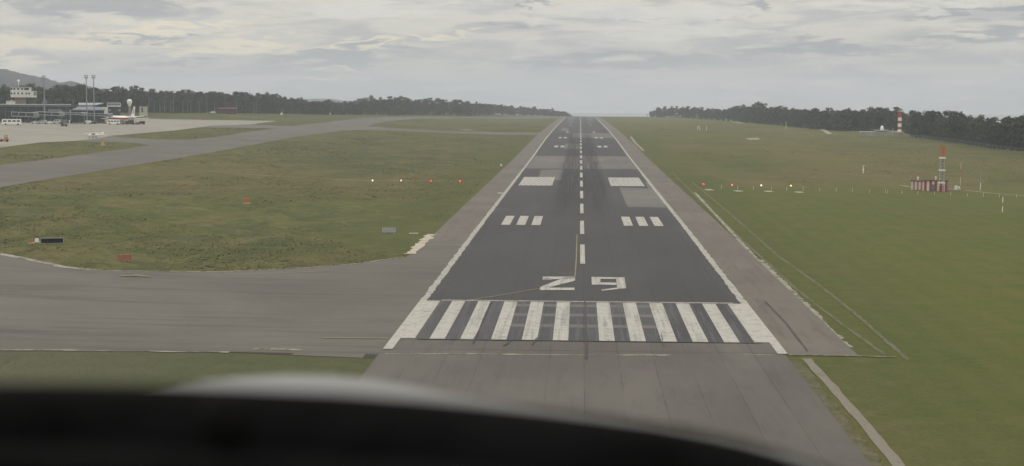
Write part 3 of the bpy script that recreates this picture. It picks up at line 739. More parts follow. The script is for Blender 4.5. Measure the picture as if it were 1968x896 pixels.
def wood(name, px0, px1, Dfun, topfun, n_front, kinds, label, group, rows_, wide=1.0):
    """front row as single trees, the depth of the wood behind it as one mass"""
    pxs = []
    for i in range(n_front): pxs.append(px0 + (px1-px0)*(i+random.uniform(.1, .9))/n_front)
    for px in pxs:
        D = Dfun(px)*random.uniform(1.0, 1.008); p = at(px, D); top = topfun(px)
        H = max(4, zrow(px, D, top) - p.z); H *= random.choice((random.uniform(.82, .96), random.uniform(.94, 1.06), random.uniform(1.0, 1.16)))
        kd = random.choices(*kinds)[0]
        tree(kd, p, H, {'tall': 'tall dark narrow-crowned tree ', 'round': 'bushy rounded dark tree ', 'umbrella': 'flat-topped umbrella pine '}[kd] + label, group + {'tall': ', narrow', 'round': ', bushy', 'umbrella': ', flat-topped'}[kd], wide*random.uniform(.9, 1.3))
    for i in range(rows_*n_front):
        px = random.uniform(px0, px1); D = Dfun(px)*random.uniform(1.004, 1.06); p = at(px, D)
        H = max(3, zrow(px, Dfun(px), topfun(px)) - p.z)*random.uniform(.55, .92)
        mass_tree(random.choice(('tall', 'tall', 'round')), p, H, wide*random.uniform(1.0, 1.4))
    for i in range(2*n_front):                               # scrub along the foot of the wood
        px = random.uniform(px0, px1); D = Dfun(px)*random.uniform(.997, 1.01); p = at(px, D)
        mass_tree('round', (p.x, p.y, p.z-.8), random.uniform(3.5, 8), 1.5)
    flush(name)
def pw(*pts):
    xs = [p[0] for p in pts]; ys = [p[1] for p in pts]
    return lambda v: float(np.interp(v, xs, ys))
def Dleft(px):
    y = pw((-70, 213), (0, 214), (200, 215.8), (285, 216.6), (400, 217.2), (500, 218), (580, 219.6), (640, 220.8))(px)
    return (hit(px, y) - CAM).dot(_f)
Dl = pw(*[(px, Dleft(px)) for px in range(-70, 642, 8)])
wood('pine_wood', -70, 640, Dl,
     pw((-70, 165), (20, 166), (100, 167), (150, 168), (200, 169), (250, 170), (300, 172.5), (345, 173), (400, 176), (470, 179), (530, 180), (560, 185), (590, 191), (640, 199)),
     104, (['tall', 'round', 'umbrella'], [.6, .32, .08]), 'in the long wood behind the terminal and apron', 'trees fronting the wood behind the apron', 9)
def Drise(px): return (hit(px, pw((590, 219.9), (640, 220.6), (700, 221.0), (800, 221.4), (860, 221.6))(px)) - CAM).dot(_f)
wood('wooded_rise', 585, 1100, pw(*[(px, Drise(px)) for px in range(585, 850, 8)], (900, max(1900, Drise(850))), (1000, 2380), (1100, 2620)),
     pw((585, 194), (620, 193), (655, 195), (690, 193), (705, 188.5), (750, 187), (800, 190.5), (850, 192.5), (900, 195), (950, 199), (1000, 204), (1050, 208.5), (1085, 214), (1100, 221)),
     70, (['tall', 'round'], [.6, .4]), 'on the wooded rise left of the runway end', 'trees fronting the rise left of the runway end', 8)
def Dright(px):
    y = pw((1238, 224.2), (1300, 226), (1400, 232.5), (1500, 241), (1560, 247.5), (1610, 251.0), (1650, 251.5), (1735, 252.5), (1752, 263.5), (1800, 269), (1850, 276), (1900, 284), (1968, 291), (2060, 306))(px)
    return (hit(px, y+.6) - CAM).dot(_f)
_dr = [(px, Dright(px)) for px in range(1238, 2062, 4)]
Dr = pw(*_dr)
wood('coastal_wood', 1242, 2050, Dr,
     pw((1242, 219), (1250, 212), (1262, 206), (1300, 204.5), (1350, 206.5), (1400, 208.5), (1425, 202), (1455, 201), (1500, 207), (1560, 209), (1600, 209), (1650, 211), (1690, 208), (1720, 211), (1760, 214), (1800, 218), (1830, 217), (1860, 223), (1900, 229), (1918, 238), (1930, 224), (1968, 221), (2050, 222)),
     108, (['tall', 'round', 'umbrella'], [.45, .45, .10]), 'in the wood bordering the right-hand grass', 'trees fronting the wood right of the runway', 7)
for px, D_, top, lab in ((1700, 1.0, 207, 'flat-topped umbrella pine left of the striped beacon tower, sky through its crown'), (1718, 1.0, 209.5, 'small umbrella pine showing just above and behind the striped beacon tower'),
                         (1934, 1.0, 222, 'open-crowned umbrella pine at the far right of the wood'), (1834, 1.0, 216, 'domed pine standing above its neighbours, right of the striped beacon tower'), (1437, 1.0, 200.5, 'broad-topped pine, highest of the wood nearest the runway end')):
    D = Dr(px)*1.004; p = at(px, D); tree('umbrella', p, zrow(px, D, top)-p.z, lab, None, 1.15)

# ------------------------------------------------------------------ terminal, tower, masts
def pxm(D): return D/F_PX
def facing(px): return math.atan2(-(px-984)/F_PX, 1) + YAW      # z rotation that makes a thing's local x run across the view
def span(px0, px1, D): return (px1-px0)*D/F_PX

def terminal():
    D = 850; c = at(66, D); rz = facing(66)
    g = zrow(66, D, 236); top = zrow(66, D, 201.5); W = span(-60, 133, D)
    x0 = span(66, -60, D); x1 = span(66, 133, D); h = top-g
    t_ = thing('terminal_building', 'long dark glazed terminal with a thin pale roof edge behind the apron', 'terminal building', (c.x, c.y, g), rz)
    mb = MB(); mb.box(((x0+x1)/2, 14, h/2-.6), (x1-x0, 28, h+1.2-.6)); mb.build('wall', M_darkclad, t_)
    mb = MB(); mb.box(((x0+x1)/2, 13.5, h), (x1-x0+2, 31, .55)); mb.box(((x0+x1)/2, 13.5, h-.9), (x1-x0+1, 29.6, .25)); rf = mb.build('roof', M_pale, t_)
    mb = MB(); mb.box((span(66, 88, D), 10, h+1.3), (span(0, 9, D), 6, 2.0)); mb.box((span(66, 88, D), 10, h+2.8), (1.6, 1.6, 1.2)); mb.build('plant_housing', M_grey, rf)
    mb = MB(); mb.box((span(66, 106, D), -.05, h*.68), (span(94, 120, D), .3, 1.5)); mb.build('clerestory_window', simple('pale glazing', (.22, .25, .27), .3), t_)
    mb = MB()
    n = 26
    for i in range(n): mb.box((x0+(x1-x0)*(i+.5)/n, -.06, h*.38), ((x1-x0)/n*.86, .2, h*.42))
    mb.build('glass_front', M_darkglass, t_)
    mb = MB()
    for i in range(14): mb.tube((x0+(x1-x0)*(i+.5)/14, -1.2, -.6), (x0+(x1-x0)*(i+.5)/14, -1.2, h*.95), .15, n=6)
    mb.build('column_row', M_grey, t_)
    return t_
terminal()
def wing():
    D = 880; c = at(155, D); rz = facing(155); g = zrow(155, D, 233)
    Zr = lambda y: zrow(155, D, y)-g; X = lambda p: span(155, p, D)
    t_ = thing('terminal_wing', 'low terminal wing with white gable block and blue grey sloping roof', 'terminal wing', (c.x, c.y, g), rz)
    mb = MB(); mb.box(((X(124)+X(139))/2, 6, Zr(213)/2+.3), (X(139)-X(124), 14, Zr(213))); mb.box(((X(124)+X(131))/2, 6, Zr(208)), (X(131)-X(124), 12, Zr(203)-Zr(212))); mb.build('wall', M_wall, t_)
    mb = MB(); mb.box(((X(139)+X(200))/2, 9, Zr(213)/2), (X(200)-X(139), 18, Zr(213))); mb.build('glazed_hall', M_darkclad, t_)
    mb = MB(); a, b = X(140), X(202)
    mb.slab([(a, -1, Zr(212.5)), (b, -1, Zr(212.5)), (b-2, 19, Zr(207)), (a+4, 19, Zr(207))], (0, 0, .4)); mb.build('roof', simple('blue grey roof', (.13, .155, .20), .5), t_)
wing()
def hangar():
    D = 1000; c = at(176, D); rz = facing(176); g = zrow(176, D, 224); Zr = lambda y: zrow(176, D, y)-g; X = lambda p: span(176, p, D)
    t_ = thing('hangar', 'white hangar with a grey sloping roof behind the twin floodlight masts', 'hangar', (c.x, c.y, g), rz)
    mb = MB(); mb.box(((X(155)+X(183))/2, 8, Zr(203)/2), (X(183)-X(155), 16, Zr(203))); mb.box(((X(155)+X(198))/2+4, 11, Zr(206)/2), (X(198)-X(155), 12, Zr(206))); mb.build('wall', M_wall, t_)
    mb = MB(); mb.slab([(X(154), -1, Zr(203)), (X(186), -1, Zr(203)), (X(201), 17, Zr(199)), (X(154), 17, Zr(199))], (0, 0, .4)); mb.build('roof', M_greyroof, t_)
    mb = MB(); mb.box(((X(157)+X(167))/2, -.08, Zr(206.6)), (X(167)-X(157), .3, Zr(205)-Zr(208.5))); mb.build('window', M_darkglass, t_)
hangar()
def office():
    D = 980; c = at(221, D); rz = facing(221); g = zrow(221, D, 226); Zr = lambda y: zrow(221, D, y)-g; X = lambda p: span(221, p, D)
    t_ = thing('office_building', 'grey office block with a row of small windows, left of the bulb tower', 'office building', (c.x, c.y, g), rz)
    mb = MB(); a, b = X(208), X(234); hh = Zr(197.5); zb = Zr(205.5)
    mb.loft([[(a+1.5, 0, z), (b-1.5, 0, z), (b, 3, z), (b, 10, z), (a, 10, z), (a, 3, z)] for z in (zb, hh)]); mb.build('upper_storey', M_pale, t_)
    mb = MB(); mb.box(((a+b)/2, 5.5, zb/2), ((b-a)*.86, 9, zb)); mb.build('ground_floor', M_darkclad, t_)
    for i in range(6):
        mb = MB(); mb.box((a+(b-a)*(i+.8)/6.6, -.05, (zb+hh)/2+.3), ((b-a)/10, .2, .9)); mb.build('window', M_darkglass, t_)
    mb = MB(); mb.box(((a+b)/2, -.1, zb+.35), ((b-a)*.9, .3, .5)); mb.build('ledge', M_wall, t_)
    for p in (213, 231):
        mb = MB(); mb.box((X(p), .85, Zr(212)), (1.5, .3, 1.5)); mb.build('window', simple('pale glazing', (.22, .25, .27), .3), t_)
office()
def tower():
    D = 925; c = at(47, D); rz = facing(47); g = c.z; Zr = lambda y: zrow(47, D, y)-g; X = lambda p: span(47, p, D)
    t_ = thing('control_tower', 'white control tower, two rows of square windows on a tan stem, behind the terminal', 'control tower', (c.x, c.y, g), rz)
    zb, zt = Zr(187.5), Zr(168.5); a, b = X(25), X(61); dp = 11
    mb = MB(); mb.loft([[(a, 0, z), (b, 0, z), (X(72.5), 5, z), (X(72.5), dp, z), (a, dp, z)] for z in (zb, Zr(175.5))])
    mb.loft([[(a, .4, z), (X(60.5), .4, z), (X(63), 4, z), (X(63), dp, z), (a, dp, z)] for z in (Zr(175.4), zt)]); mb.build('cab', M_wall, t_)
    mb = MB(); mb.box(((a+X(62))/2, dp/2, zt+.16), (X(62)-a+1, dp+.6, .3)); rf = mb.build('roof', M_pale, t_)
    for zc, xs in ((Zr(171.7), (26.8, 32, 39, 46)), (Zr(180), (26.8, 32, 39, 46, 53.6, 58.6))):
        for p in xs:
            w_ = MB(); w_.box((X(p), -.02 if zc < Zr(175.5) else .38, zc), (.95, .12, 1.15)); w_.build('window', M_darkglass, t_)
    w_ = MB(); w_.box((X(54), .36, Zr(171.7)), (X(58)-X(50), .16, 1.25)); w_.build('window', M_darkglass, t_)
    w_ = MB(); w_.slab([(X(61.6), .55, Zr(184)), (X(71.8), 4.85, Zr(184)), (X(71.8), 4.85, Zr(176.6)), (X(61.6), .55, Zr(176.6))], (.1, -.1, 0)); w_.build('side_glazing', simple('pale glazing', (.22, .25, .27), .3), t_)
    mb = MB(); mb.box(((X(32)+X(53))/2, 6, zb/2-.6), (X(53)-X(32), 8, zb+1.2)); mb.build('stem', simple('tan render', (.27, .24, .20), .85), t_)
    mb = MB()
    for p in (60, 67, 69.5): mb.box((X(p), 4, zb/2-.6), (.5, .5, zb+1.2))
    mb.box((X(63), 8, zb/2), (X(69)-X(56), .5, zb)); mb.build('stair_frame', M_grey, t_)
    mb = MB(); mb.lathe([(.05, 0), (.7, .25), (.95, 1.0), (.7, 1.7), (.05, 2.0)], 12, (X(40), 4, Zr(159))); mb.tube((X(40), 4, zt), (X(40), 4, Zr(158.8)), .2); mb.build('radome', M_wpaint, rf, True)
    mb = MB()
    for p, y in ((27, 162), (31, 161.5), (36, 164), (44, 163), (50, 162), (53, 161), (57, 164)): mb.tube((X(p), 3, zt), (X(p), 3, Zr(y)), .09, n=5)
    for y in (164.5, 166.6): mb.box(((X(26)+X(58))/2, .5, Zr(y)), (X(58)-X(26), .1, .1)); mb.box(((X(26)+X(58))/2, dp-.5, Zr(y)), (X(58)-X(26), .1, .1))
    mb.build('antenna_array', M_grey, rf)
    # low block beside the stem
    D2 = 900; c2 = at(23.5, D2); g2 = c2.z; t2 = thing('plant_building', 'small white block rising behind the terminal roof, left of the tower stem', 'building', c2, facing(23.5))
    mb = MB(); hh = zrow(23.5, D2, 195)-g2; mb.box((0, 3, hh/2), (span(15.5, 32, D2), 6, hh)); mb.build('wall', M_wall, t2)
    mb = MB(); mb.box((0, 3, hh+.2), (span(15.5, 32, D2)+.4, 6.4, .35)); mb.box((.6, 3, hh+.6), (1.6, 2, .5)); mb.build('roof', M_pale, t2)
tower()
def bridge(px0, px1, ptop, pbot, D, label, tail):
    c = at(px0, D); rz = facing((px0+px1)/2); g = c.z; Zr = lambda y: zrow(px0, D, y)-g; L_ = span(px0, px1, D)
    zt, zb = Zr(ptop), Zr(pbot); sl = -.5
    t_ = thing('jet_bridge', label, 'jet bridge', c, rz, 'jet bridges along the terminal')
    mb = MB(); mb.slab([(0, 0, zb+.3), (L_, 0, zb+.3+sl), (L_, 0, zt-.3+sl), (0, 0, zt-.3)], (0, 3, 0)); mb.build('tunnel', M_darkglass, t_)
    mb = MB()
    for z in (zb, zt-.3): mb.slab([(-.2, -.2, z), (L_, -.2, z+sl), (L_, -.2, z+.32+sl), (-.2, -.2, z+.32)], (0, 3.4, 0))
    for x in (0, L_*.33, L_*.66): mb.box((x, -.1, (zt+zb)/2+sl*x/L_), (.25, .2, zt-zb-.1))
    mb.build('tunnel_frame', M_pale, t_)
    mb = MB(); mb.lathe([(1.9, zb-.4+sl), (2.0, zb+sl), (2.0, zt+sl), (1.5, zt+.4+sl)], 12, (L_+1.4, 1.5, 0)); mb.build('rotunda', M_steel, t_)
    for x in (L_*.25, L_+1.4):
        mb = MB(); mb.tube((x, 1.5, -.3), (x, 1.5, zb+.2+sl*min(1, x/L_)), .35); mb.box((x, 1.5, .35), (1.6, 2.2, .7)); mb.build('leg', M_grey, t_)
bridge(24.5, 64, 215, 223.5, 835, 'jet bridge with pale frame and dark glazing nearest the white bus', 1)
bridge(75, 113, 214.5, 221, 832, 'second jet bridge from the left, beside the single floodlight mast', 1)
bridge(128, 158, 215.5, 220, 850, 'jet bridge below the white gable block of the terminal wing', 1)
bridge(160, 206, 217.5, 222, 880, 'jet bridge reaching towards the nose of the airliner', 1)

def flood(px, D, ptop, label):
    c = at(px, D); H = zrow(px, D, ptop)-c.z
    t_ = thing('floodlight_mast', label, 'floodlight mast', c, facing(px), 'apron floodlight masts')
    mb = MB(); mb.tube((0, 0, -.5), (0, 0, H), .42, .26, 10); mb.build('mast', M_steel, t_)
    mb = MB(); mb.box((0, 0, H+.1), (2.2, 1.6, .25)); mb.box((0, 0, H+1.2), (2.0, 1.4, .2)); mb.build('headframe', M_steel, t_)
    for z in (.45, 1.6):
        for x in (-.8, 0, .8):
            l_ = MB(); l_.box((x, -.7, H+z), (.62, .35, .5)); l_.build('lamp', M_grey, t_)
flood(88, 842, 152, 'floodlight mast standing alone in front of the dark terminal')
flood(169, 872, 151, 'left one of the twin floodlight masts')
flood(183, 872, 151, 'right one of the twin floodlight masts')

def lamp_post(px, D, ptop, arms, label, group):
    c = at(px, D); H = zrow(px, D, ptop)-c.z
    t_ = thing('lamp_post', label, 'lamp post', c, facing(px), group)
    mb = MB(); mb.tube((0, 0, -.4), (0, 0, H), .20, .13, 6)
    mb.build('pole', M_steel, t_)
    mb = MB()
    for s_ in ((-1, 1) if arms == 2 else (1,)): mb.box((s_*1.1, 0, H), (2.2, .16, .14)); mb.box((s_*2.2, 0, H), (1.0, .4, .2))
    mb.build('lamp_arm', M_steel, t_)
for px, yt in ((288, 190), (298, 196), (309, 193), (318, 195), (329, 196), (335, 184), (353, 192), (362, 193), (368, 194), (384, 196), (399, 187), (434, 186), (440, 197), (456, 192)):
    lamp_post(px, Dl(px)*.985, yt, 1, 'thin lamp post in the row before the dark wood', 'lamp posts along the road before the wood')
lamp_post(413.5, Dl(413)*.98, 197.5, 1, 'lone pale lamp post just above the white car', None)
lamp_post(489, Dl(489)*.985, 198, 2, 'double-armed lamp post, rightmost of the roadside row', None)
lamp_post(493.6, Dl(494)*.985, 200, 1, 'short lamp post right beside the double-armed one', None)
lamp_post(143, 930, 192, 2, 'double-armed lamp post behind the white gable of the terminal wing', None)
lamp_post(110, 930, 191, 1, 'slim lamp post rising behind the right half of the dark terminal roof', None)

def bulb():
    D = 1010; c = at(251, D); H = lambda y: zrow(251, D, y)-c.z
    t_ = thing('water_tower', 'white bulb-shaped tower head above the tail of the airliner', 'tower', c, facing(251))
    s_ = span(0, 1, D)
    mb = MB(); mb.lathe([(1.0*s_, H(208)), (2.1*s_, H(205)), (3.1*s_, H(201.5)), (4.8*s_, H(198)), (5.0*s_, H(195)), (3.9*s_, H(192.3)), (1.8*s_, H(190.9)), (.1, H(190.7))], 18); mb.build('tank', M_wpaint, t_, True)
    mb = MB(); mb.lathe([(2.4*s_, -.5), (2.2*s_, H(204))], 14); mb.build('column', M_steel, t_)
bulb()
def kiosk():
    D = 1090; c = at(277, D); g = c.z; Zr = lambda y: zrow(277, D, y)-g; X = lambda p: span(277, p, D)
    t_ = thing('utility_building', 'beige box building with one dark doorway, right of the airliner tail', 'building', (c.x, c.y, g), facing(277))
    mb = MB(); mb.box(((X(270)+X(285))/2, 4, Zr(206)/2-1), (X(285)-X(270), 8, Zr(206)+2)); mb.build('wall', M_cream, t_)
    mb = MB(); mb.box(((X(270)+X(286))/2, 4, Zr(205.5)), (X(286)-X(269.6), 8.6, .4)); mb.build('roof', M_pale, t_)
    mb = MB(); mb.box((X(275.5), -.05, Zr(211.5)), (1.6, .2, 3.4)); mb.build('door', simple('brown door', (.10, .07, .05), .7), t_)
    mb = MB(); mb.box((X(277.2), -.06, Zr(211)), (.7, .2, 2.6)); mb.build('door_panel', M_cream, t_)
kiosk()
def shed():
    D = Dl(436)*.975; c = at(436, D); g = c.z; Zr = lambda y: zrow(436, D, y)-g; X = lambda p: span(436, p, D)
    t_ = thing('maroon_shed', 'long low maroon shed with a dark base at the edge of the wood', 'shed', (c.x, c.y, g), facing(436))
    mb = MB(); mb.box((0, 4, Zr(210)/2-.5), (X(455)-X(418), 8, Zr(210)+1)); mb.build('wall', M_maroon, t_)
    mb = MB(); a, b = X(416), X(457)
    mb.slab([(a, -.5, Zr(210.2)), (b, -.5, Zr(210.2)), (b-2, 4, Zr(207.5)), (a+3, 4, Zr(207.5))], (0, 0, .3)); mb.slab([(a, 8.5, Zr(210.2)), (b, 8.5, Zr(210.2)), (b-2, 4, Zr(207.5)), (a+3, 4, Zr(207.5))], (0, 0, .3)); mb.build('roof', simple('maroon roof', (.095, .03, .035), .7), t_)
    for x in (-6, 0, 6):
        mb = MB(); mb.box((x, -.05, 1.4), (3.2, .2, 2.6)); mb.build('door', M_dgrey, t_)
shed()

# ------------------------------------------------------------------ aircraft
def airliner():
    px, D = 234.5, 893; c = at(px, D); g = zrow(px, D, 239.6)
    rz = math.atan2(.67, -.742)                                # local +x is the nose: away and to the left
    t_ = thing('airliner', 'white airliner with red and yellow stripes and tail emblem, parked nose to terminal', 'airliner', (c.x, c.y, g), rz); t_.scale = (.97, .97, .97)
    prof = [(-18.8, .12, 5.0), (-17.5, .45, 4.85), (-14, 1.2, 4.4), (-10, 1.75, 3.95), (-6, 1.97, 3.75), (12, 1.97, 3.75), (15, 1.85, 3.65), (17, 1.45, 3.4), (18.2, .9, 3.15), (18.8, .25, 3.05)]
    ring = lambda x, r, z, n=20: [(x, r*math.sin(6.2832*k_/n), z+r*math.cos(6.2832*k_/n)) for k_ in range(n)]
    mb = MB(); mb.loft([ring(*p) for p in prof]); mb.build('fuselage', M_wpaint, t_, True)
    for nm, z0, z1, mt in (('red_stripe', .02, .62, M_red), ('orange_stripe', -.33, .02, M_orange), ('yellow_stripe', -.62, -.33, M_yel)):
        mb = MB()
        for s_ in (-1, 1):
            P0, P1 = [], []
            for x in (-13, -10, -6, 0, 6, 12, 15):
                r_, zc = np.interp(x, [p[0] for p in prof], [p[1] for p in prof]), np.interp(x, [p[0] for p in prof], [p[2] for p in prof])
                for dz, P in ((z0, P0), (z1, P1)): P.append((x, s_*(math.sqrt(max(.01, r_*r_-dz*dz))+.03), zc+dz))
            for i in range(6): mb.face([P0[i], P0[i+1], P1[i+1], P1[i]])
        mb.build(nm, mt, t_)
    mb = MB()
    for s_ in (-1, 1):
        for i in range(30): mb.box((-10.5+i*.78, s_*1.93, 4.35), (.26, .12, .36))
    mb.build('window_row', M_darkglass, t_)
    mb = MB(); mb.slab([(16.4, -1.15, 4.05), (17.3, -.7, 3.9), (17.3, .7, 3.9), (16.4, 1.15, 4.05), (16.2, .6, 4.5), (16.2, -.6, 4.5)], (.12, 0, .12)); mb.build('cockpit_glass', M_darkglass, t_)
    for s_ in (-1, 1):
        mb = MB(); mb.slab([(4.2, s_*1.5, 2.6), (-3.0, s_*1.5, 2.6), (-3.2, s_*6.2, 3.0), (-6.0, s_*16.9, 4.0), (-4.5, s_*16.9, 4.0)], (0, 0, .42)); mb.build('wing', simple('wing grey', (.52, .53, .54), .4), t_)
        mb = MB(); mb.slab([(-13.2, s_*.9, 5.0), (-16.4, s_*.6, 5.0), (-18.0, s_*6.2, 5.6), (-16.4, s_*6.2, 5.6)], (0, 0, .25)); mb.build('tailplane', M_wpaint, t_)
        mb = MB(); mb.loft([ring(x, r_, 1.75, 14) for x, r_ in ((4.9, .85), (4.2, 1.08), (2.2, 1.05), (.5, .7), (-.2, .35))]); e_ = mb.build('engine', M_wpaint, t_, True); 
        for v in e_.data.vertices: v.co.y += s_*5.75
        mb = MB()
        for dy in (-.42, .42): mb.tube((-1.2, s_*3.6+dy-.18, .58), (-1.2, s_*3.6+dy+.18, .58), .58, n=14)
        mb.tube((-1.2, s_*3.6, .58), (-1.2, s_*3.4, 2.7), .16); mb.build('main_gear', M_black, t_)
    mb = MB()
    for dy in (-.25, .25): mb.tube((11.5, dy-.1, .4), (11.5, dy+.1, .4), .4, n=12)
    mb.tube((11.5, 0, .4), (11.5, 0, 2.2), .12); mb.build('nose_gear', M_black, t_)
    mb = MB(); mb.slab([(-11.5, -.16, 5.4), (-16.2, -.16, 5.2), (-17.6, -.16, 11.76), (-15.8, -.16, 11.76), (-13.0, -.16, 6.7)], (0, .32, 0)); fin = mb.build('fin', M_wpaint, t_)
    mb = MB()
    for s_ in (-1, 1): mb.slab([(-14.4, s_*.20, 7.0), (-15.0, s_*.20, 7.0), (-16.2, s_*.20, 10.0), (-15.6, s_*.20, 10.0)], (0, s_*.04, 0)); mb.box((-15.8, s_*.21, 10.3), (.8, .04, .35))
    mb.build('emblem_red', M_red, fin)
    mb2 = MB()
    for s_ in (-1, 1):
        mb2.slab([(-15.35, s_*.20, 7.0), (-15.75, s_*.20, 7.0), (-16.75, s_*.20, 9.6), (-16.4, s_*.20, 9.6)], (0, s_*.04, 0))
        mb2.slab([(-15.9+.5*math.cos(a*.7854), s_*.20, 7.7+.5*math.sin(a*.7854)) for a in range(8)], (0, s_*.05, 0))
        mb2.slab([(-16.3+.42*math.cos(a*.7854), s_*.20, 8.8+.42*math.sin(a*.7854)) for a in range(8)], (0, s_*.05, 0))
    mb2.build('emblem_yellow', M_yel, fin)
airliner()
def light_plane():
    px = 181; c = hit(px, 265.5); s_ = 1.0
    rz = math.atan2(.30, -.95)
    t_ = thing('light_aircraft', 'small white single-engine light aircraft parked alone at the apron edge', 'light aircraft', c, rz); t_.scale = (1.15, 1.15, 1.15)
    ring = lambda x, ry, rzz, z, n=12: [(x, ry*math.sin(6.2832*k_/n), z+rzz*math.cos(6.2832*k_/n)) for k_ in range(n)]
    mb = MB(); mb.loft([ring(-4.6, .08, .12, 1.45), ring(-2.5, .25, .35, 1.35), ring(-.6, .55, .66, 1.3), ring(1.0, .6, .68, 1.25), ring(1.6, .55, .52, 1.15), ring(2.7, .42, .4, 1.1), ring(2.95, .2, .2, 1.1)]); mb.build('fuselage', M_wpaint, t_, True)
    mb = MB(); mb.slab([(1.05, -.5, 1.62), (1.05, .5, 1.62), (.4, .45, 2.02), (.4, -.45, 2.02)], (.08, 0, .08)); mb.box((-.2, 0, 1.72), (1.2, 1.16, .42)); mb.build('cabin_glass', M_darkglass, t_)
    mb = MB(); mb.box((.25, 0, 2.08), (1.5, 10.8, .16)); mb.build('wing', M_wpaint, t_)
    mb = MB(); mb.box((-4.2, 0, 1.55), (.9, 3.3, .09)); mb.build('tailplane', M_wpaint, t_)
    mb = MB(); mb.slab([(-3.2, -.05, 1.6), (-4.7, -.05, 1.5), (-5.0, -.05, 2.9), (-4.4, -.05, 2.9)], (0, .1, 0)); mb.build('fin', M_wpaint, t_)
    for s2 in (-1, 1):
        mb = MB(); mb.tube((.2, s2*.55, .65), (.3, s2*2.4, 2.0), .045, n=5); mb.build('strut', M_wpaint, t_)
        mb = MB(); mb.tube((-.2, s2*.4, .8), (-.2, s2*1.2, .25), .06, n=5); mb.tube((-.2, s2*1.2-.07, .22), (-.2, s2*1.2+.07, .22), .22, n=10); mb.build('wheel', M_black, t_)
    mb = MB(); mb.tube((2.2, 0, .8), (2.2, 0, .2), .05, n=5); mb.tube((2.2, -.07, .2), (2.2, .07, .2), .2, n=10); mb.build('nose_wheel', M_black, t_)
    mb = MB(); mb.box((3.02, 0, 1.1), (.04, .12, 1.9)); mb.tube((2.93, 0, 1.1), (3.2, 0, 1.1), .14, .04, 8); mb.build('propeller', M_dgrey, t_)
light_plane()

# ------------------------------------------------------------------ vehicles
def vehicle(name, label, cat, px, py, L_, W_, H_, mat, turn=0.0, style='van', glass=True, group=None):
    c = hit(px, py); t_ = thing(name, label, cat, c, facing(px)+turn, group)
    r_ = min(.48, H_*.2); zb = r_*.8
    mb = MB()
    if style == 'bus': mb.slab([(-L_/2, -W_/2, zb), (L_/2, -W_/2, zb), (L_/2, -W_/2, H_*.93), (L_/2-.3, -W_/2, H_), (-L_/2+.3, -W_/2, H_), (-L_/2, -W_/2, H_*.93)], (0, W_, 0))
    elif style == 'van': mb.slab([(-L_/2, -W_/2, zb), (L_/2, -W_/2, zb), (L_/2, -W_/2, H_), (-L_/2+L_*.22, -W_/2, H_), (-L_/2+L_*.08, -W_/2, H_*.58), (-L_/2, -W_/2, H_*.5)], (0, W_, 0))
    elif style == 'car': mb.slab([(-L_/2, -W_/2, zb), (L_/2, -W_/2, zb), (L_/2, -W_/2, H_*.62), (L_*.36, -W_/2, H_*.66), (-L_*.24, -W_/2, H_*.66), (-L_/2, -W_/2, H_*.55)], (0, W_, 0)); mb.slab([(-L_*.22, -W_*.44, H_*.66), (L_*.40, -W_*.44, H_*.66), (L_*.28, -W_*.4, H_), (-L_*.06, -W_*.4, H_)], (0, W_*.84, 0))
    elif style == 'tug': mb.box((0, 0, zb+H_*.18), (L_, W_, H_*.36)); mb.box((L_*.22, 0, zb+H_*.5), (L_*.34, W_*.9, H_*.32))
    elif style == 'truck': mb.box((L_*.12, 0, zb+(H_-zb)/2+.1), (L_*.72, W_, H_-zb)); 
    b_ = mb.build('body', mat, t_)
    if style == 'truck':
        mb = MB(); mb.slab([(-L_/2, -W_*.45, zb), (-L_*.27, -W_*.45, zb), (-L_*.27, -W_*.45, H_*.78), (-L_*.42, -W_*.45, H_*.78), (-L_/2, -W_*.45, H_*.5)], (0, W_*.9, 0)); mb.build('cab', mat, t_)
    if style == 'tug':
        mb = MB()
        for x in (L_*.08, L_*.36): mb.box((x, 0, zb+H_*.78), (.1, W_*.8, H_*.3))
        mb.box((L_*.22, 0, zb+H_*.94), (L_*.36, W_*.85, .12)); mb.build('canopy', M_dgrey, t_)
    if glass and style in ('bus', 'van', 'car'):
        xs = {'bus': [-.36, -.12, .12, .34], 'van': [-.2, .05], 'car': [.02, .22]}[style]
        for x in xs:
            mb = MB(); zc = H_*(.68 if style == 'bus' else .76 if style == 'van' else .82); mb.box((x*L_, 0, zc), (L_*(.17 if style != 'car' else .13), W_*(1.02 if style != 'car' else .86), H_*(.26 if style != 'car' else .2))); mb.build('window', M_darkglass, t_)
    for sx in (-.32, .32):
        for sy in (-1, 1):
            mb = MB(); mb.tube((sx*L_, sy*(W_/2-.28), r_), (sx*L_, sy*(W_/2+.02), r_), r_, n=12); mb.build('wheel', M_black, t_)
    return t_
vehicle('passenger_bus', 'white passenger bus with dark windows at the far left of the apron', 'bus', 22.5, 240.5, 10.2, 2.7, 3.3, M_wpaint, .05, 'bus')
vehicle('parked_car', 'silver car parked below the first jet bridge, leftmost of the cars', 'car', 67, 238.4, 4.3, 1.8, 1.7, M_pale, .3, 'car')
vehicle('parked_van', 'pale van parked beside the foot of the single floodlight mast', 'van', 82, 238.2, 4.9, 2.0, 2.2, M_pale, -.1, 'van')
vehicle('parked_car', 'white car right of the single floodlight mast', 'car', 95, 238.0, 4.2, 1.8, 1.6, M_wpaint, .1, 'car')
vehicle('parked_van', 'white van parked left of the tall dark lift truck', 'van', 110, 238.0, 5.2, 2.0, 2.5, M_wpaint, .0, 'van')
vehicle('service_truck', 'white service truck standing in front of the jet bridges, left of the dark loader', 'truck', 168, 238.4, 4.6, 2.2, 2.0, M_wpaint, .0, 'truck')
vehicle('baggage_loader', 'dark grey baggage loader beside the white service truck', 'loader', 179.5, 238.5, 3.0, 1.8, 2.1, M_dgrey, .1, 'tug', False)
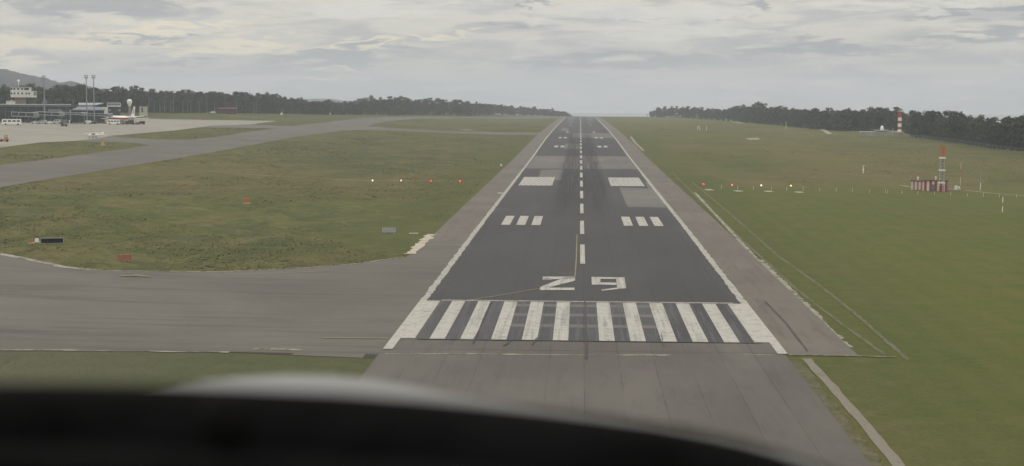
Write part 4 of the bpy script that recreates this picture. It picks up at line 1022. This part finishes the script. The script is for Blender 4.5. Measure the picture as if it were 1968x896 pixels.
vehicle('crew_bus', 'white bus with a dark lower half parked under the nose of the airliner', 'bus', 218, 239.6, 7.4, 2.4, 3.0, M_wpaint, .06, 'bus')
vehicle('pushback_tug', 'grey pushback tug next to the bus under the airliner nose', 'tug', 233, 239.4, 3.6, 2.0, 2.2, M_grey, .2, 'tug', False)
vehicle('baggage_tug', 'maroon baggage tug below the middle of the airliner', 'tug', 241, 239.2, 3.0, 1.7, 1.9, M_maroon, .0, 'tug', False)
vehicle('fuel_truck', 'dark grey fuel truck below the tail of the airliner', 'truck', 250, 239.4, 5.0, 2.2, 2.6, M_dgrey, .0, 'truck')
vehicle('baggage_tug', 'red baggage tug just right of the dark fuel truck', 'tug', 259.5, 239.4, 3.0, 1.6, 1.6, M_red, .1, 'tug', False)
vehicle('fire_engine', 'dark red truck at the right end of the vehicles below the airliner', 'truck', 271.5, 239.4, 4.8, 2.2, 2.0, M_maroon, .0, 'truck')
vehicle('orange_tractor', 'orange tractor at the left edge of the apron', 'tractor', 8, 272.5, 3.7, 1.8, 2.4, simple('dull orange', (.42, .20, .09), .7), .1, 'tug', False)
vehicle('parked_car', 'white car on the road at the foot of the wood, beside the maroon shed', 'car', 409, 218.2, 5.5, 2.0, 2.2, M_wpaint, .0, 'car')
cart0 = None
for px, py in ((48, 236.8), (53.5, 236.6), (58, 236.8), (73, 237.0), (88.5, 236.9), (101, 236.8), (117, 237.6), (140, 237.4), (146, 237.0), (152, 237.2), (158, 237.1), (188, 237.6), (193, 237.8), (199, 237.7)):
    c = hit(px, py)
    if cart0 is None:
        cart0 = thing('baggage_cart', 'small dark baggage cart in the line parked along the foot of the terminal', 'baggage cart', c, facing(px), 'baggage carts along the terminal')
        mb = MB(); mb.box((0, 0, .55), (2.3, 1.4, .25)); mb.build('deck', M_grey, cart0)
        mb = MB()
        for sx in (-1.05, 1.05):
            for sy in (-.6, .6): mb.tube((sx, sy, .6), (sx, sy, 1.75), .05, n=5)
        mb.box((0, 0, 1.78), (2.3, 1.4, .08)); mb.box((.2, 0, 1.1), (1.4, 1.1, .8)); mb.build('canopy', M_dgrey, cart0)
        for sx in (-.8, .8):
            for sy in (-.55, .55):
                mb = MB(); mb.tube((sx, sy-.07, .22), (sx, sy+.07, .22), .22, n=10); mb.build('wheel', M_black, cart0)
    else: dup(cart0, c, facing(px)+random.uniform(-.5, .5))
def lift():
    c = hit(123.5, 243); t_ = thing('lift_truck', 'tall dark grey lift truck standing out on the apron before the terminal', 'lift truck', c, facing(123)+.1)
    mb = MB(); mb.box((0, 0, .75), (3.4, 2.2, .8)); mb.box((-1.1, 0, 1.6), (1.1, 2.0, 1.3)); mb.build('chassis', M_dgrey, t_)
    mb = MB(); mb.box((.4, 0, 2.8), (2.3, 2.1, 1.9)); mb.build('raised_box', M_grey, t_)
    mb = MB()
    for s_ in (-1, 1): mb.tube((-.5, s_*.9, 1.1), (1.3, s_*.9, 1.9), .08, n=5); mb.tube((1.3, s_*.9, 1.1), (-.5, s_*.9, 1.9), .08, n=5)
    mb.build('scissor_lift', M_steel, t_)
    for sx in (-1.1, 1.1):
        for sy in (-1, 1):
            mb = MB(); mb.tube((sx, sy*.85, .45), (sx, sy*1.12, .45), .45, n=12); mb.build('wheel', M_black, t_)
lift()
def pole_thing(name, label, cat, px, py, ptop, r_, mat, head=None, hm=None, group=None, base=True):
    c = hit(px, py); D = (c-CAM).dot(_f); H = zrow(px, D, ptop)-c.z
    t_ = thing(name, label, cat, c, facing(px), group)
    mb = MB(); mb.tube((0, 0, -.2), (0, 0, H), r_, r_*.8, 8); mb.build('post', mat, t_)
    if head:
        mb = MB(); head(mb, H); mb.build('head', hm or mat, t_)
    if base:
        mb = MB(); mb.box((0, 0, .1), (r_*5, r_*5, .24)); mb.build('footing', M_cream, t_)
    return t_
pole_thing('guidance_post', 'thin white stand on the apron right of the tall lift truck', 'stand', 133.5, 242, 231.5, .12, M_wpaint, lambda mb, H: mb.box((0, 0, H-.4), (.7, .3, .8)))
pole_thing('wind_mast', 'thin mast beside a small white cabinet on the far grass beyond the apron', 'mast', 543.5, 221.5, 211, .14, M_pale, lambda mb, H: (mb.box((-1.2, 0, 1.2), (2.0, 1.6, 2.4)), mb.box((0, 0, H*.6), (1.0, .2, .2))), M_wpaint)
pole_thing('marker_board', 'small white board far off on the grass before the wood, left of the rise', 'marker', 634.5, 221.8, 216.8, .15, M_wpaint, lambda mb, H: mb.box((0, 0, H-.9), (1.1, .25, 1.8)))

# ------------------------------------------------------------------ approach lights and signs
def papi(px, py, col, label, tint):
    c = hit(px, py+1.2); t_ = thing('approach_light', label, 'light unit', c, facing(px), 'approach slope lights')
    mb = MB(); mb.box((0, .35, .52), (.85, 1.1, .34)); mb.build('housing', M_grey, t_)
    mb = MB(); mb.tube((0, -.22, .54), (0, -.27, .54), .20, n=12); mb.build('lens', simple('lens '+tint, col, .3, .05, emit=(col, 3.0 if tint not in ('red', 'orange') else 5.0)), t_)
    for sx in (-.3, .3):
        mb = MB(); mb.tube((sx, .35, -.1), (sx, .35, .4), .04, n=6); mb.build('leg', M_steel, t_)
W_, A_, R_ = (1, .88, .62), (1, .66, .26), (1, .018, .012)
for px, py, col, tn, lab in ((716, 349, W_, 'white', 'white approach light, outermost of the four left of the runway'), (771, 349, A_, 'amber', 'pale yellow approach light between the white one and two red ones, left of the runway'),
                         (828, 349.5, R_, 'red', 'red approach light beside the yellow one, left of the runway'), (884, 350.5, R_, 'red', 'red approach light nearest the left edge of the runway'),
                         (1352, 356.5, R_, 'red', 'red approach light nearest the right edge of the runway'), (1407, 357.5, (1, .09, .02), 'orange', 'orange-red approach light, second out on the right of the runway'),
                         (1463, 358.5, W_, 'white', 'white approach light beside the orange-red one, right of the runway'), (1520, 359, A_, 'amber', 'yellowish approach light, outermost on the right of the runway')):
    papi(px, py, col, lab, tn)
def board(name, label, cat, px, py, wpx, hpx, mat, back, legs=2, turn=0.0, th=.22):
    c = hit(px, py); D = (c-CAM).dot(_f); W = wpx*D/F_PX; H = hpx*D/F_PX
    t_ = thing(name, label, cat, c, facing(px)+turn)
    mb = MB(); mb.box((0, 0, H/2+.25), (W, th, H)); mb.build('panel', mat, t_)
    mb = MB(); e = .09
    for z in (.25, H+.25): mb.box((0, 0, z), (W+.12, th+.06, e))
    for x in (-W/2, W/2): mb.box((x, 0, H/2+.25), (e, th+.05, H-.1))
    mb.build('frame', back, t_)
    for i in range(legs):
        x = -W*.36+W*.72*i/(legs-1); mb = MB(); mb.tube((x, 0, -.2), (x, 0, .3), .05, n=6); mb.box((x, 0, .02), (.4, .4, .08)); mb.build('leg', M_steel, t_)
    return t_
board('guidance_sign', 'long black sign board standing in the grass left of the curved taxiway', 'sign', 100.5, 470, 41, 9.5, M_black, M_steel, 3, -.12, .3)
board('holding_sign', 'faded red sign board at the grass edge by the curved taxiway', 'sign', 239, 502.5, 25, 10, M_sign_red, M_sign_red, 2, .0, .3)
t_ = board('louvred_sign', 'pale grey louvred board on the grass left of the runway', 'sign', 747.5, 448.5, 25, 7.5, simple('pale blue grey', (.36, .39, .42), .5), M_pale, 2)
def edge_marker(px, py, mat, lab, nm='taxiway_marker', s_=1.0):
    c = hit(px, py); t_ = thing(nm, lab, 'marker', c, facing(px))
    mb = MB(); mb.box((0, 0, .42*s_), (.62*s_, .3*s_, .5*s_), taper=.8); mb.build('cover', mat, t_)
    mb = MB(); mb.box((0, 0, .08), (.9*s_, .5*s_, .18*s_)); mb.build('foot', simple('marker foot', (.45, .40, .32), .8), t_)
edge_marker(60, 468.5, simple('dull orange', (.42, .20, .09), .7), 'small orange marker in the grass, left end by the black sign board', s_=1.25)
edge_marker(71, 467.3, M_wpaint, 'small white marker between the orange marker and the black sign board', s_=1.25)
edge_marker(474, 392, M_orange, 'orange marker box alone in the rough grass left of the runway', s_=2.0)
edge_marker(197.5, 280, M_yel, 'low yellow marker on the grass strip below the light aircraft', 'yellow_marker', 2.4)
edge_marker(963, 319.5, M_wpaint, 'small white marker at the left shoulder of the runway', s_=1.3)

# white posts of the line that crosses the right-hand grass
first = None
for px, py in ((1386.6, 362.5), (1417.8, 364), (1448, 364.5), (1483, 365.5), (1512, 366.3), (1543, 367.3), (1575, 367.7), (1607, 368.5), (1638, 369), (1671, 371), (1702, 371.5), (1706, 371.7), (1733.5, 372.5), (1764, 374), (1796, 374.5), (1827, 376.3), (1859, 377.7), (1890, 378), (1920.5, 379.6), (1953.5, 380.3), (1984, 381.5)):
    c = hit(px, py)
    if first is None:
        first = thing('marker_post', 'thin white post in the line crossing the right-hand grass', 'marker post', c, 0, 'white posts crossing the right-hand grass')
        mb = MB(); mb.tube((0, 0, -.2), (0, 0, 1.15), .075, .07, 8); mb.build('post', simple('post white', (.55, .56, .50), .7, .2), first)
        mb = MB(); mb.tube((0, 0, 1.15), (0, 0, 1.22), .10, .06, 8); mb.build('cap', M_steel, first)
    else: dup(first, c, random.uniform(0, 3), scale=(1, 1, random.uniform(.75, 1.15)))

# ------------------------------------------------------------------ glide-slope station
M_hut = mk_stripes('red and white wall bands', ((.30, .085, .075), (.72, .66, .62)), .75, 0, .1)
M_hut2 = mk_stripes('pink and white wall bands', ((.40, .20, .18), (.68, .60, .57)), .55, 0, .1)
M_mastp = mk_stripes('red and white mast bands', ((.46, .10, .06), (.62, .60, .56)), 2.4, 2, .12)
def glide():
    D = (hit(1797, 368)-CAM).dot(_f); c = at(1797, D); rz = facing(1797)
    X = lambda p: span(1797, p, D); Zr = lambda y: zrow(1797, D, y)-c.z
    for a, b, y0, mt, lab in ((1776, 1819, 0, M_hut, 'red and white banded equipment hut at the foot of the lattice mast'), (1752.5, 1775.5, 5.5, M_hut2, 'smaller pinkish banded hut behind and left of the mast hut')):
        H = 3.05 if y0 == 0 else 2.6
        p_ = c + Vector((math.cos(rz)*X((a+b)/2)-math.sin(rz)*y0, math.sin(rz)*X((a+b)/2)+math.cos(rz)*y0, 0)); p_.z = Z(p_.x, p_.y)
        t_ = thing('equipment_hut', lab, 'hut', p_, rz-.10); W = X(b)-X(a)
        mb = MB(); mb.box((0, 1.5, H/2-.15), (W, 3.0, H+.3)); mb.build('wall', mt, t_)
        mb = MB(); mb.box((0, 1.5, H+.11), (W+.4, 3.5, .2)); mb.build('roof', M_maroon, t_)
        mb = MB(); mb.tube((0, 1.5, H+.2), (0, 1.5, H+1.0), .16); mb.lathe([(.05, H+1.0), (.32, H+1.0), (.32, H+1.15), (.05, H+1.3)], 10, (0, 1.5, 0)); mb.build('roof_vent', M_wpaint, t_)
        if y0 == 0:
            mb = MB(); mb.box((-.55, -.03, 1.05), (.9, .1, 2.0)); d2 = mb.build('door', simple('blue grey door', (.16, .20, .25), .6), t_)
            mb = MB(); mb.box((-.25, -.1, 1.0), (.06, .08, .16)); mb.build('handle', M_steel, d2)
    q = at(1810, D-2.4); t_ = thing('glide_slope_mast', 'lattice antenna mast, orange top and red base with three white antenna bars', 'antenna mast', q, rz); H = zrow(1810, D-2.4, 281.5)-q.z
    w_ = .62
    def lattice(z0, z1, n, nm, mt):
        mb = MB()
        for sx in (-1, 1):
            for sy in (-1, 1): mb.tube((sx*w_, sy*w_, z0), (sx*w_, sy*w_, z1), .07, n=5)
        for i in range(n):
            a, b = z0+(z1-z0)*i/n, z0+(z1-z0)*(i+1)/n; s_ = 1 if i % 2 else -1
            for sy in (-1, 1): mb.tube((-s_*w_, sy*w_, a), (s_*w_, sy*w_, b), .04, n=4); mb.tube((sy*w_, -s_*w_, a), (sy*w_, s_*w_, b), .04, n=4)
            for sx in (-1, 1): mb.tube((sx*w_, -w_, b), (sx*w_, w_, b), .04, n=4); mb.tube((-w_, sx*w_, b), (w_, sx*w_, b), .04, n=4)
        return mb.build(nm, mt, t_)
    z1, z2 = H*.22, H*.77
    lattice(-.2, z1, 3, 'base_section', M_mastp); lattice(z1, z2, 8, 'middle_section', simple('grey white steel', (.46, .46, .42), .6)); 
    lattice(z2, H, 3, 'top_section', M_orange)
    mb = MB()
    for sx in (-.35, .35): mb.box((sx, -w_, (z2+H)/2), (.34, .1, H-z2))
    mb.build('top_panel', M_orange, t_)
    for y in (351, 327.3, 303.6):
        z = zrow(1810, D-2.4, y)-q.z; mb = MB(); mb.box((0, -w_-.3, z), (2.0, .5, .42)); mb.build('antenna_bar', M_wpaint, t_)
    mb = MB(); mb.tube((w_*.2, -w_*.4, 0), (w_*.2, -w_*.4, H*.98), .12, n=6); mb.build('cable_duct', M_grey, t_)
    mb = MB(); e_ = at(1833, D-1); t2 = thing('cable_cabinet', 'small white cabinet on a raised pipe right of the mast hut', 'cabinet', at(1838, D-1), rz)
    mb.box((0, 0, 1.15), (.85, .6, 1.2)); mb.build('body', M_wpaint, t2)
    mb = MB(); mb.tube((-2.3, 0, .62), (1.1, 0, .62), .10, n=6); mb.build('pipe', M_pale, t2)
    for x in (-.3, .3):
        mb = MB(); mb.tube((x, 0, -.2), (x, 0, .6), .06, n=6); mb.build('leg', M_steel, t2)
    q = at(1846, D-1); t3 = thing('monitor_mast', 'thin red and white banded mast with a crossbar right of the white cabinet', 'mast', q, rz); H3 = zrow(1846, D-1, 302)-q.z
    mb = MB(); mb.tube((0, 0, -.2), (0, 0, H3), .10, .05, 8); mb.build('pole', M_mastp, t3)
    mb = MB(); mb.box((.15, 0, H3), (1.0, .08, .08)); mb.build('crossbar', M_pale, t3)
    mb = MB(); mb.box((-.35, 0, 1.3), (.5, .3, .4)); mb.box((-.1, 0, .9), (.3, .3, .6)); mb.build('junction_box', M_wpaint, t3)
    for px, py, pt, lab in ((1884, 366, 325, 'slim grey mast with a white lower half, right of the banded monitor mast'), (1926.5, 408, 377, 'white and grey pole standing nearest on the right-hand grass')):
        q = hit(px, py); Dq = (q-CAM).dot(_f); Hq = zrow(px, Dq, pt)-q.z; t4 = thing('field_mast', lab, 'mast', q, 0)
        mb = MB(); mb.tube((0, 0, -.2), (0, 0, Hq*.36), .11, n=8); mb.build('lower_tube', M_wpaint, t4)
        mb = MB(); mb.tube((0, 0, Hq*.36), (0, 0, Hq), .06, n=8); mb.build('upper_tube', M_steel, t4)
        if px > 1900:
            mb = MB(); mb.tube((0, 0, Hq*.62), (0, 0, Hq*.97), .10, n=8); mb.build('sleeve', M_wpaint, t4)
glide()
pole_thing('weather_post', 'short white instrument post alone in mid grass, right of the runway', 'instrument post', 1659, 334, 318.5, .12, M_wpaint, lambda mb, H: (mb.box((0, 0, H*.5), (.5, .4, .8)), mb.box((.1, 0, H), (.6, .2, .2))), M_wpaint)
for px, py, pt, lab in ((1341, 250, 243, 'leftmost and shortest white post of the far cluster beyond the right-hand grass'), (1345, 250, 242, 'slim white post second from the left in the far cluster'), (1350, 250, 243, 'grey post second from the right in the far cluster'), (1358, 251.5, 241.5, 'tallest white post, right end of the far cluster')):
    pole_thing('far_post', lab, 'post', px, py, pt, .16 if px != 1350 else .14, M_wpaint if px != 1350 else M_steel, (lambda mb, H: mb.box((0, 0, H-.4), (.9, .4, 1.0))) if px in (1341,) else None, M_wpaint)
pole_thing('pale_mast', 'thin leaning pale mast before the middle of the right-hand wood', 'mast', 1510.5, 247.5, 234, .18, M_wpaint, None)
pole_thing('fence_gate_post', 'pale post in the far right grass at the foot of the wood', 'post', 1937, 288.5, 284, .14, M_wpaint, None)

# ------------------------------------------------------------------ beacon station in front of the wood
def beacon():
    q0 = hit(1690, 261.5); D = (q0-CAM).dot(_f)+4; rz = facing(1690)
    c = at(1690, D); X = lambda p: span(1690, p, D); Zr = lambda y: zrow(1690, D, y)-c.z
    t_ = thing('retaining_platform', 'long low pale concrete platform in front of the wood, under the striped tower', 'platform', c, rz)
    zt = Zr(254.2)
    mb = MB(); mb.box(((X(1650)+X(1731))/2, 6, zt/2-.8), (X(1731)-X(1650), 12, zt+1.6)); mb.build('wall', simple('platform concrete', (.34, .33, .28), .9, .2, .4), t_)
    mb = MB(); mb.box(((X(1650)+X(1731))/2, 6, zt+.12), (X(1731)-X(1650)+.6, 12.4, .22)); mb.build('coping', M_cream, t_)
    D2 = D+6; c2 = at(1692.5, D2); z2 = c.z+zt+.23
    X2 = lambda p: span(1692.5, p, D2); Zr2 = lambda y: zrow(1692.5, D2, y)-z2
    t2 = thing('radio_beacon', 'white cone on a wide flat disc standing on the pale platform', 'radio beacon', (c2.x, c2.y, z2), rz)
    mb = MB(); zd = Zr2(251)
    mb.lathe([(X2(1706), zd), (X2(1707.5), zd+.1), (X2(1707.5), zd+.35), (.5, zd+.5)], 28); mb.build('counterpoise', M_pale, t2)
    mb = MB(); mb.lathe([(1.25, zd+.4), (1.15, zd+1.6), (.75, Zr2(242.3)), (.2, Zr2(241.8))], 18); mb.build('cone', M_wpaint, t2, True)
    mb = MB(); mb.lathe([(2.2, 0), (2.2, zd)], 16); mb.build('base_drum', M_grey, t2)
    D3 = D+5; c3 = at(1726, D3); z3 = c.z+zt+.23; Zr3 = lambda y: zrow(1726, D3, y)-z3; t3 = thing('beacon_tower', 'red and white banded square tower with a flat antenna on top', 'tower', (c3.x, c3.y, z3), rz)
    w_ = span(1722.6, 1729.4, D3)
    ys = (256, 249, 244, 237.2, 232.5, 226, 214.8)
    for i in range(6):
        a, b = max(0, Zr3(ys[i])), Zr3(ys[i+1]); mb = MB(); mb.box((0, 0, (a+b)/2), (w_*(1 if i % 2 == 0 else .97), w_*(1 if i % 2 == 0 else .97), b-a)); mb.build('white_band' if i % 2 == 0 else 'red_band', M_wpaint if i % 2 == 0 and i < 5 else (M_red if i % 2 else M_maroon), t3)
    zt3 = Zr3(214.8); mb = MB(); mb.box((0, 0, zt3+.1), (w_*1.5, w_*1.5, .2)); mb.tube((0, 0, zt3), (0, 0, Zr3(212.6)), .25); mb.box((0, -.1, Zr3(212.4)), (span(1721, 1732, D3), .5, .3)); mb.build('antenna', M_pale, t3)
    mb = MB(); L0, L1 = span(1726, 1709, D3), -w_/2
    mb.box(((L0+L1)/2, .5, Zr3(252)), (L1-L0, 1.0, .35)); 
    for x in (L0+.4, (L0+L1)/2): mb.tube((x, .5, 0), (x, .5, Zr3(252)), .08, n=6)
    mb.build('cable_bridge', M_pale, t3)
beacon()
def fence():
    pts = [hit(px, py) for px, py in ((1742, 265.5), (1780, 268.5), (1820, 273.5), (1860, 279.5), (1900, 286.5), (1940, 292), (1985, 297))]
    t_ = thing('perimeter_fence', 'grey wire perimeter fence along the foot of the wood at far right', 'fence', pts[0])
    o = pts[0]; mb = MB(); wires = MB(); n = 0
    for a, b in zip(pts, pts[1:]):
        k_ = max(1, int((b-a).length/6))
        for i in range(k_):
            p = a.lerp(b, i/k_)-o; q = a.lerp(b, (i+1)/k_)-o
            pp = MB(); pp.tube((p.x, p.y, p.z-.3), (p.x, p.y, p.z+2.5), .07, n=5); n += 1
            if n <= 95: pp.build('post', M_steel, t_)
            for z in (.3, .9, 1.5, 2.1, 2.45): wires.tube((p.x, p.y, p.z+z), (q.x, q.y, q.z+z), .025, n=3, cap=False)
    wires.build('wire_mesh', M_steel, t_)
fence()

# ------------------------------------------------------------------ the aircraft the picture is taken from
def cockpit():
    def P(px, py, d): return CAM + ray(px, py)*d/ray(px, py).dot(_f)
    fw = Vector((_f.x, _f.y, 0)).normalized(); up = Vector((0, 0, 1))
    rim = [(-1100, 800), (-700, 772), (-300, 757), (0, 757), (200, 761), (400, 769), (600, 778), (800, 793), (950, 807), (1050, 817), (1176, 832), (1292, 847), (1388, 864), (1474, 882), (1550, 903), (1700, 955), (2000, 1080), (2300, 1230)]
    t_ = thing('glareshield', 'black curved cockpit glareshield, out of focus along the bottom left', 'glareshield', P(400, 800, .78))
    o = t_.location.copy()
    prof = [(.42, -.20), (.30, -.06), (.10, -.014), (.03, -.002), (0, 0), (-.02, -.004), (-.035, -.014), (-.042, -.03), (-.036, -.046), (-.02, -.06), (-.015, -.30), (.2, -.42)]
    rings = [[P(a, b, .78) + fw*x + up*z - o for x, z in prof] for a, b in rim]
    mb = MB(); mb.loft(rings); mb.build('hood', simple('matt black vinyl', (.0040, .0040, .0043), .95, .5, 9, spec=.02), t_, True)
    mb = MB(); prof2 = [(-.0405, -.018), (-.050, -.024), (-.052, -.038), (-.044, -.046), (-.038, -.032)]
    mb.loft([[P(a, b, .78) + fw*x + up*z - o for x, z in prof2] for a, b in rim]); mb.build('edge_padding', simple('dark grey padding', (.008, .008, .0085), .9, .2, 20, spec=.02), t_, True)
    mb = MB(); kp = P(432, 774, .75) - o; mb.lathe([(.001, -.02), (.011, -.02), (.012, .0), (.008, .006), (.001, .008)], 14, kp); mb.build('knob', simple('dull grey knob', (.009, .009, .0095), .8, spec=.05), t_, True)
    top = [(-500, 860), (-200, 800), (0, 784), (150, 772), (260, 757), (340, 747), (430, 737), (530, 731), (620, 732), (700, 740), (780, 753), (860, 770), (1000, 792), (1200, 820), (1400, 855), (1550, 892), (1700, 945), (1850, 1030)]
    t2 = thing('glare_shape', 'pale grey solid shape standing in for a windscreen reflection, blurred just beyond the black glareshield', 'windscreen reflection', P(560, 740, 1.45)); o = t2.location.copy()  # solid form added in place of a pale reflection in the windscreen
    pr = [(-.40, -.20), (-.25, -.085), (-.12, -.026), (-.04, -.004), (0, 0), (.06, -.006), (.16, -.035), (.30, -.11), (.40, -.22), (.30, -.45), (-.3, -.45)]
    mb = MB(); mb.loft([[P(a, b, 1.45) + fw*x + up*z - o for x, z in pr] for a, b in top]); mb.build('glare_body', simple('pale grey glare', (.235, .24, .24), .7, .05, 3), t2, True)
cockpit()
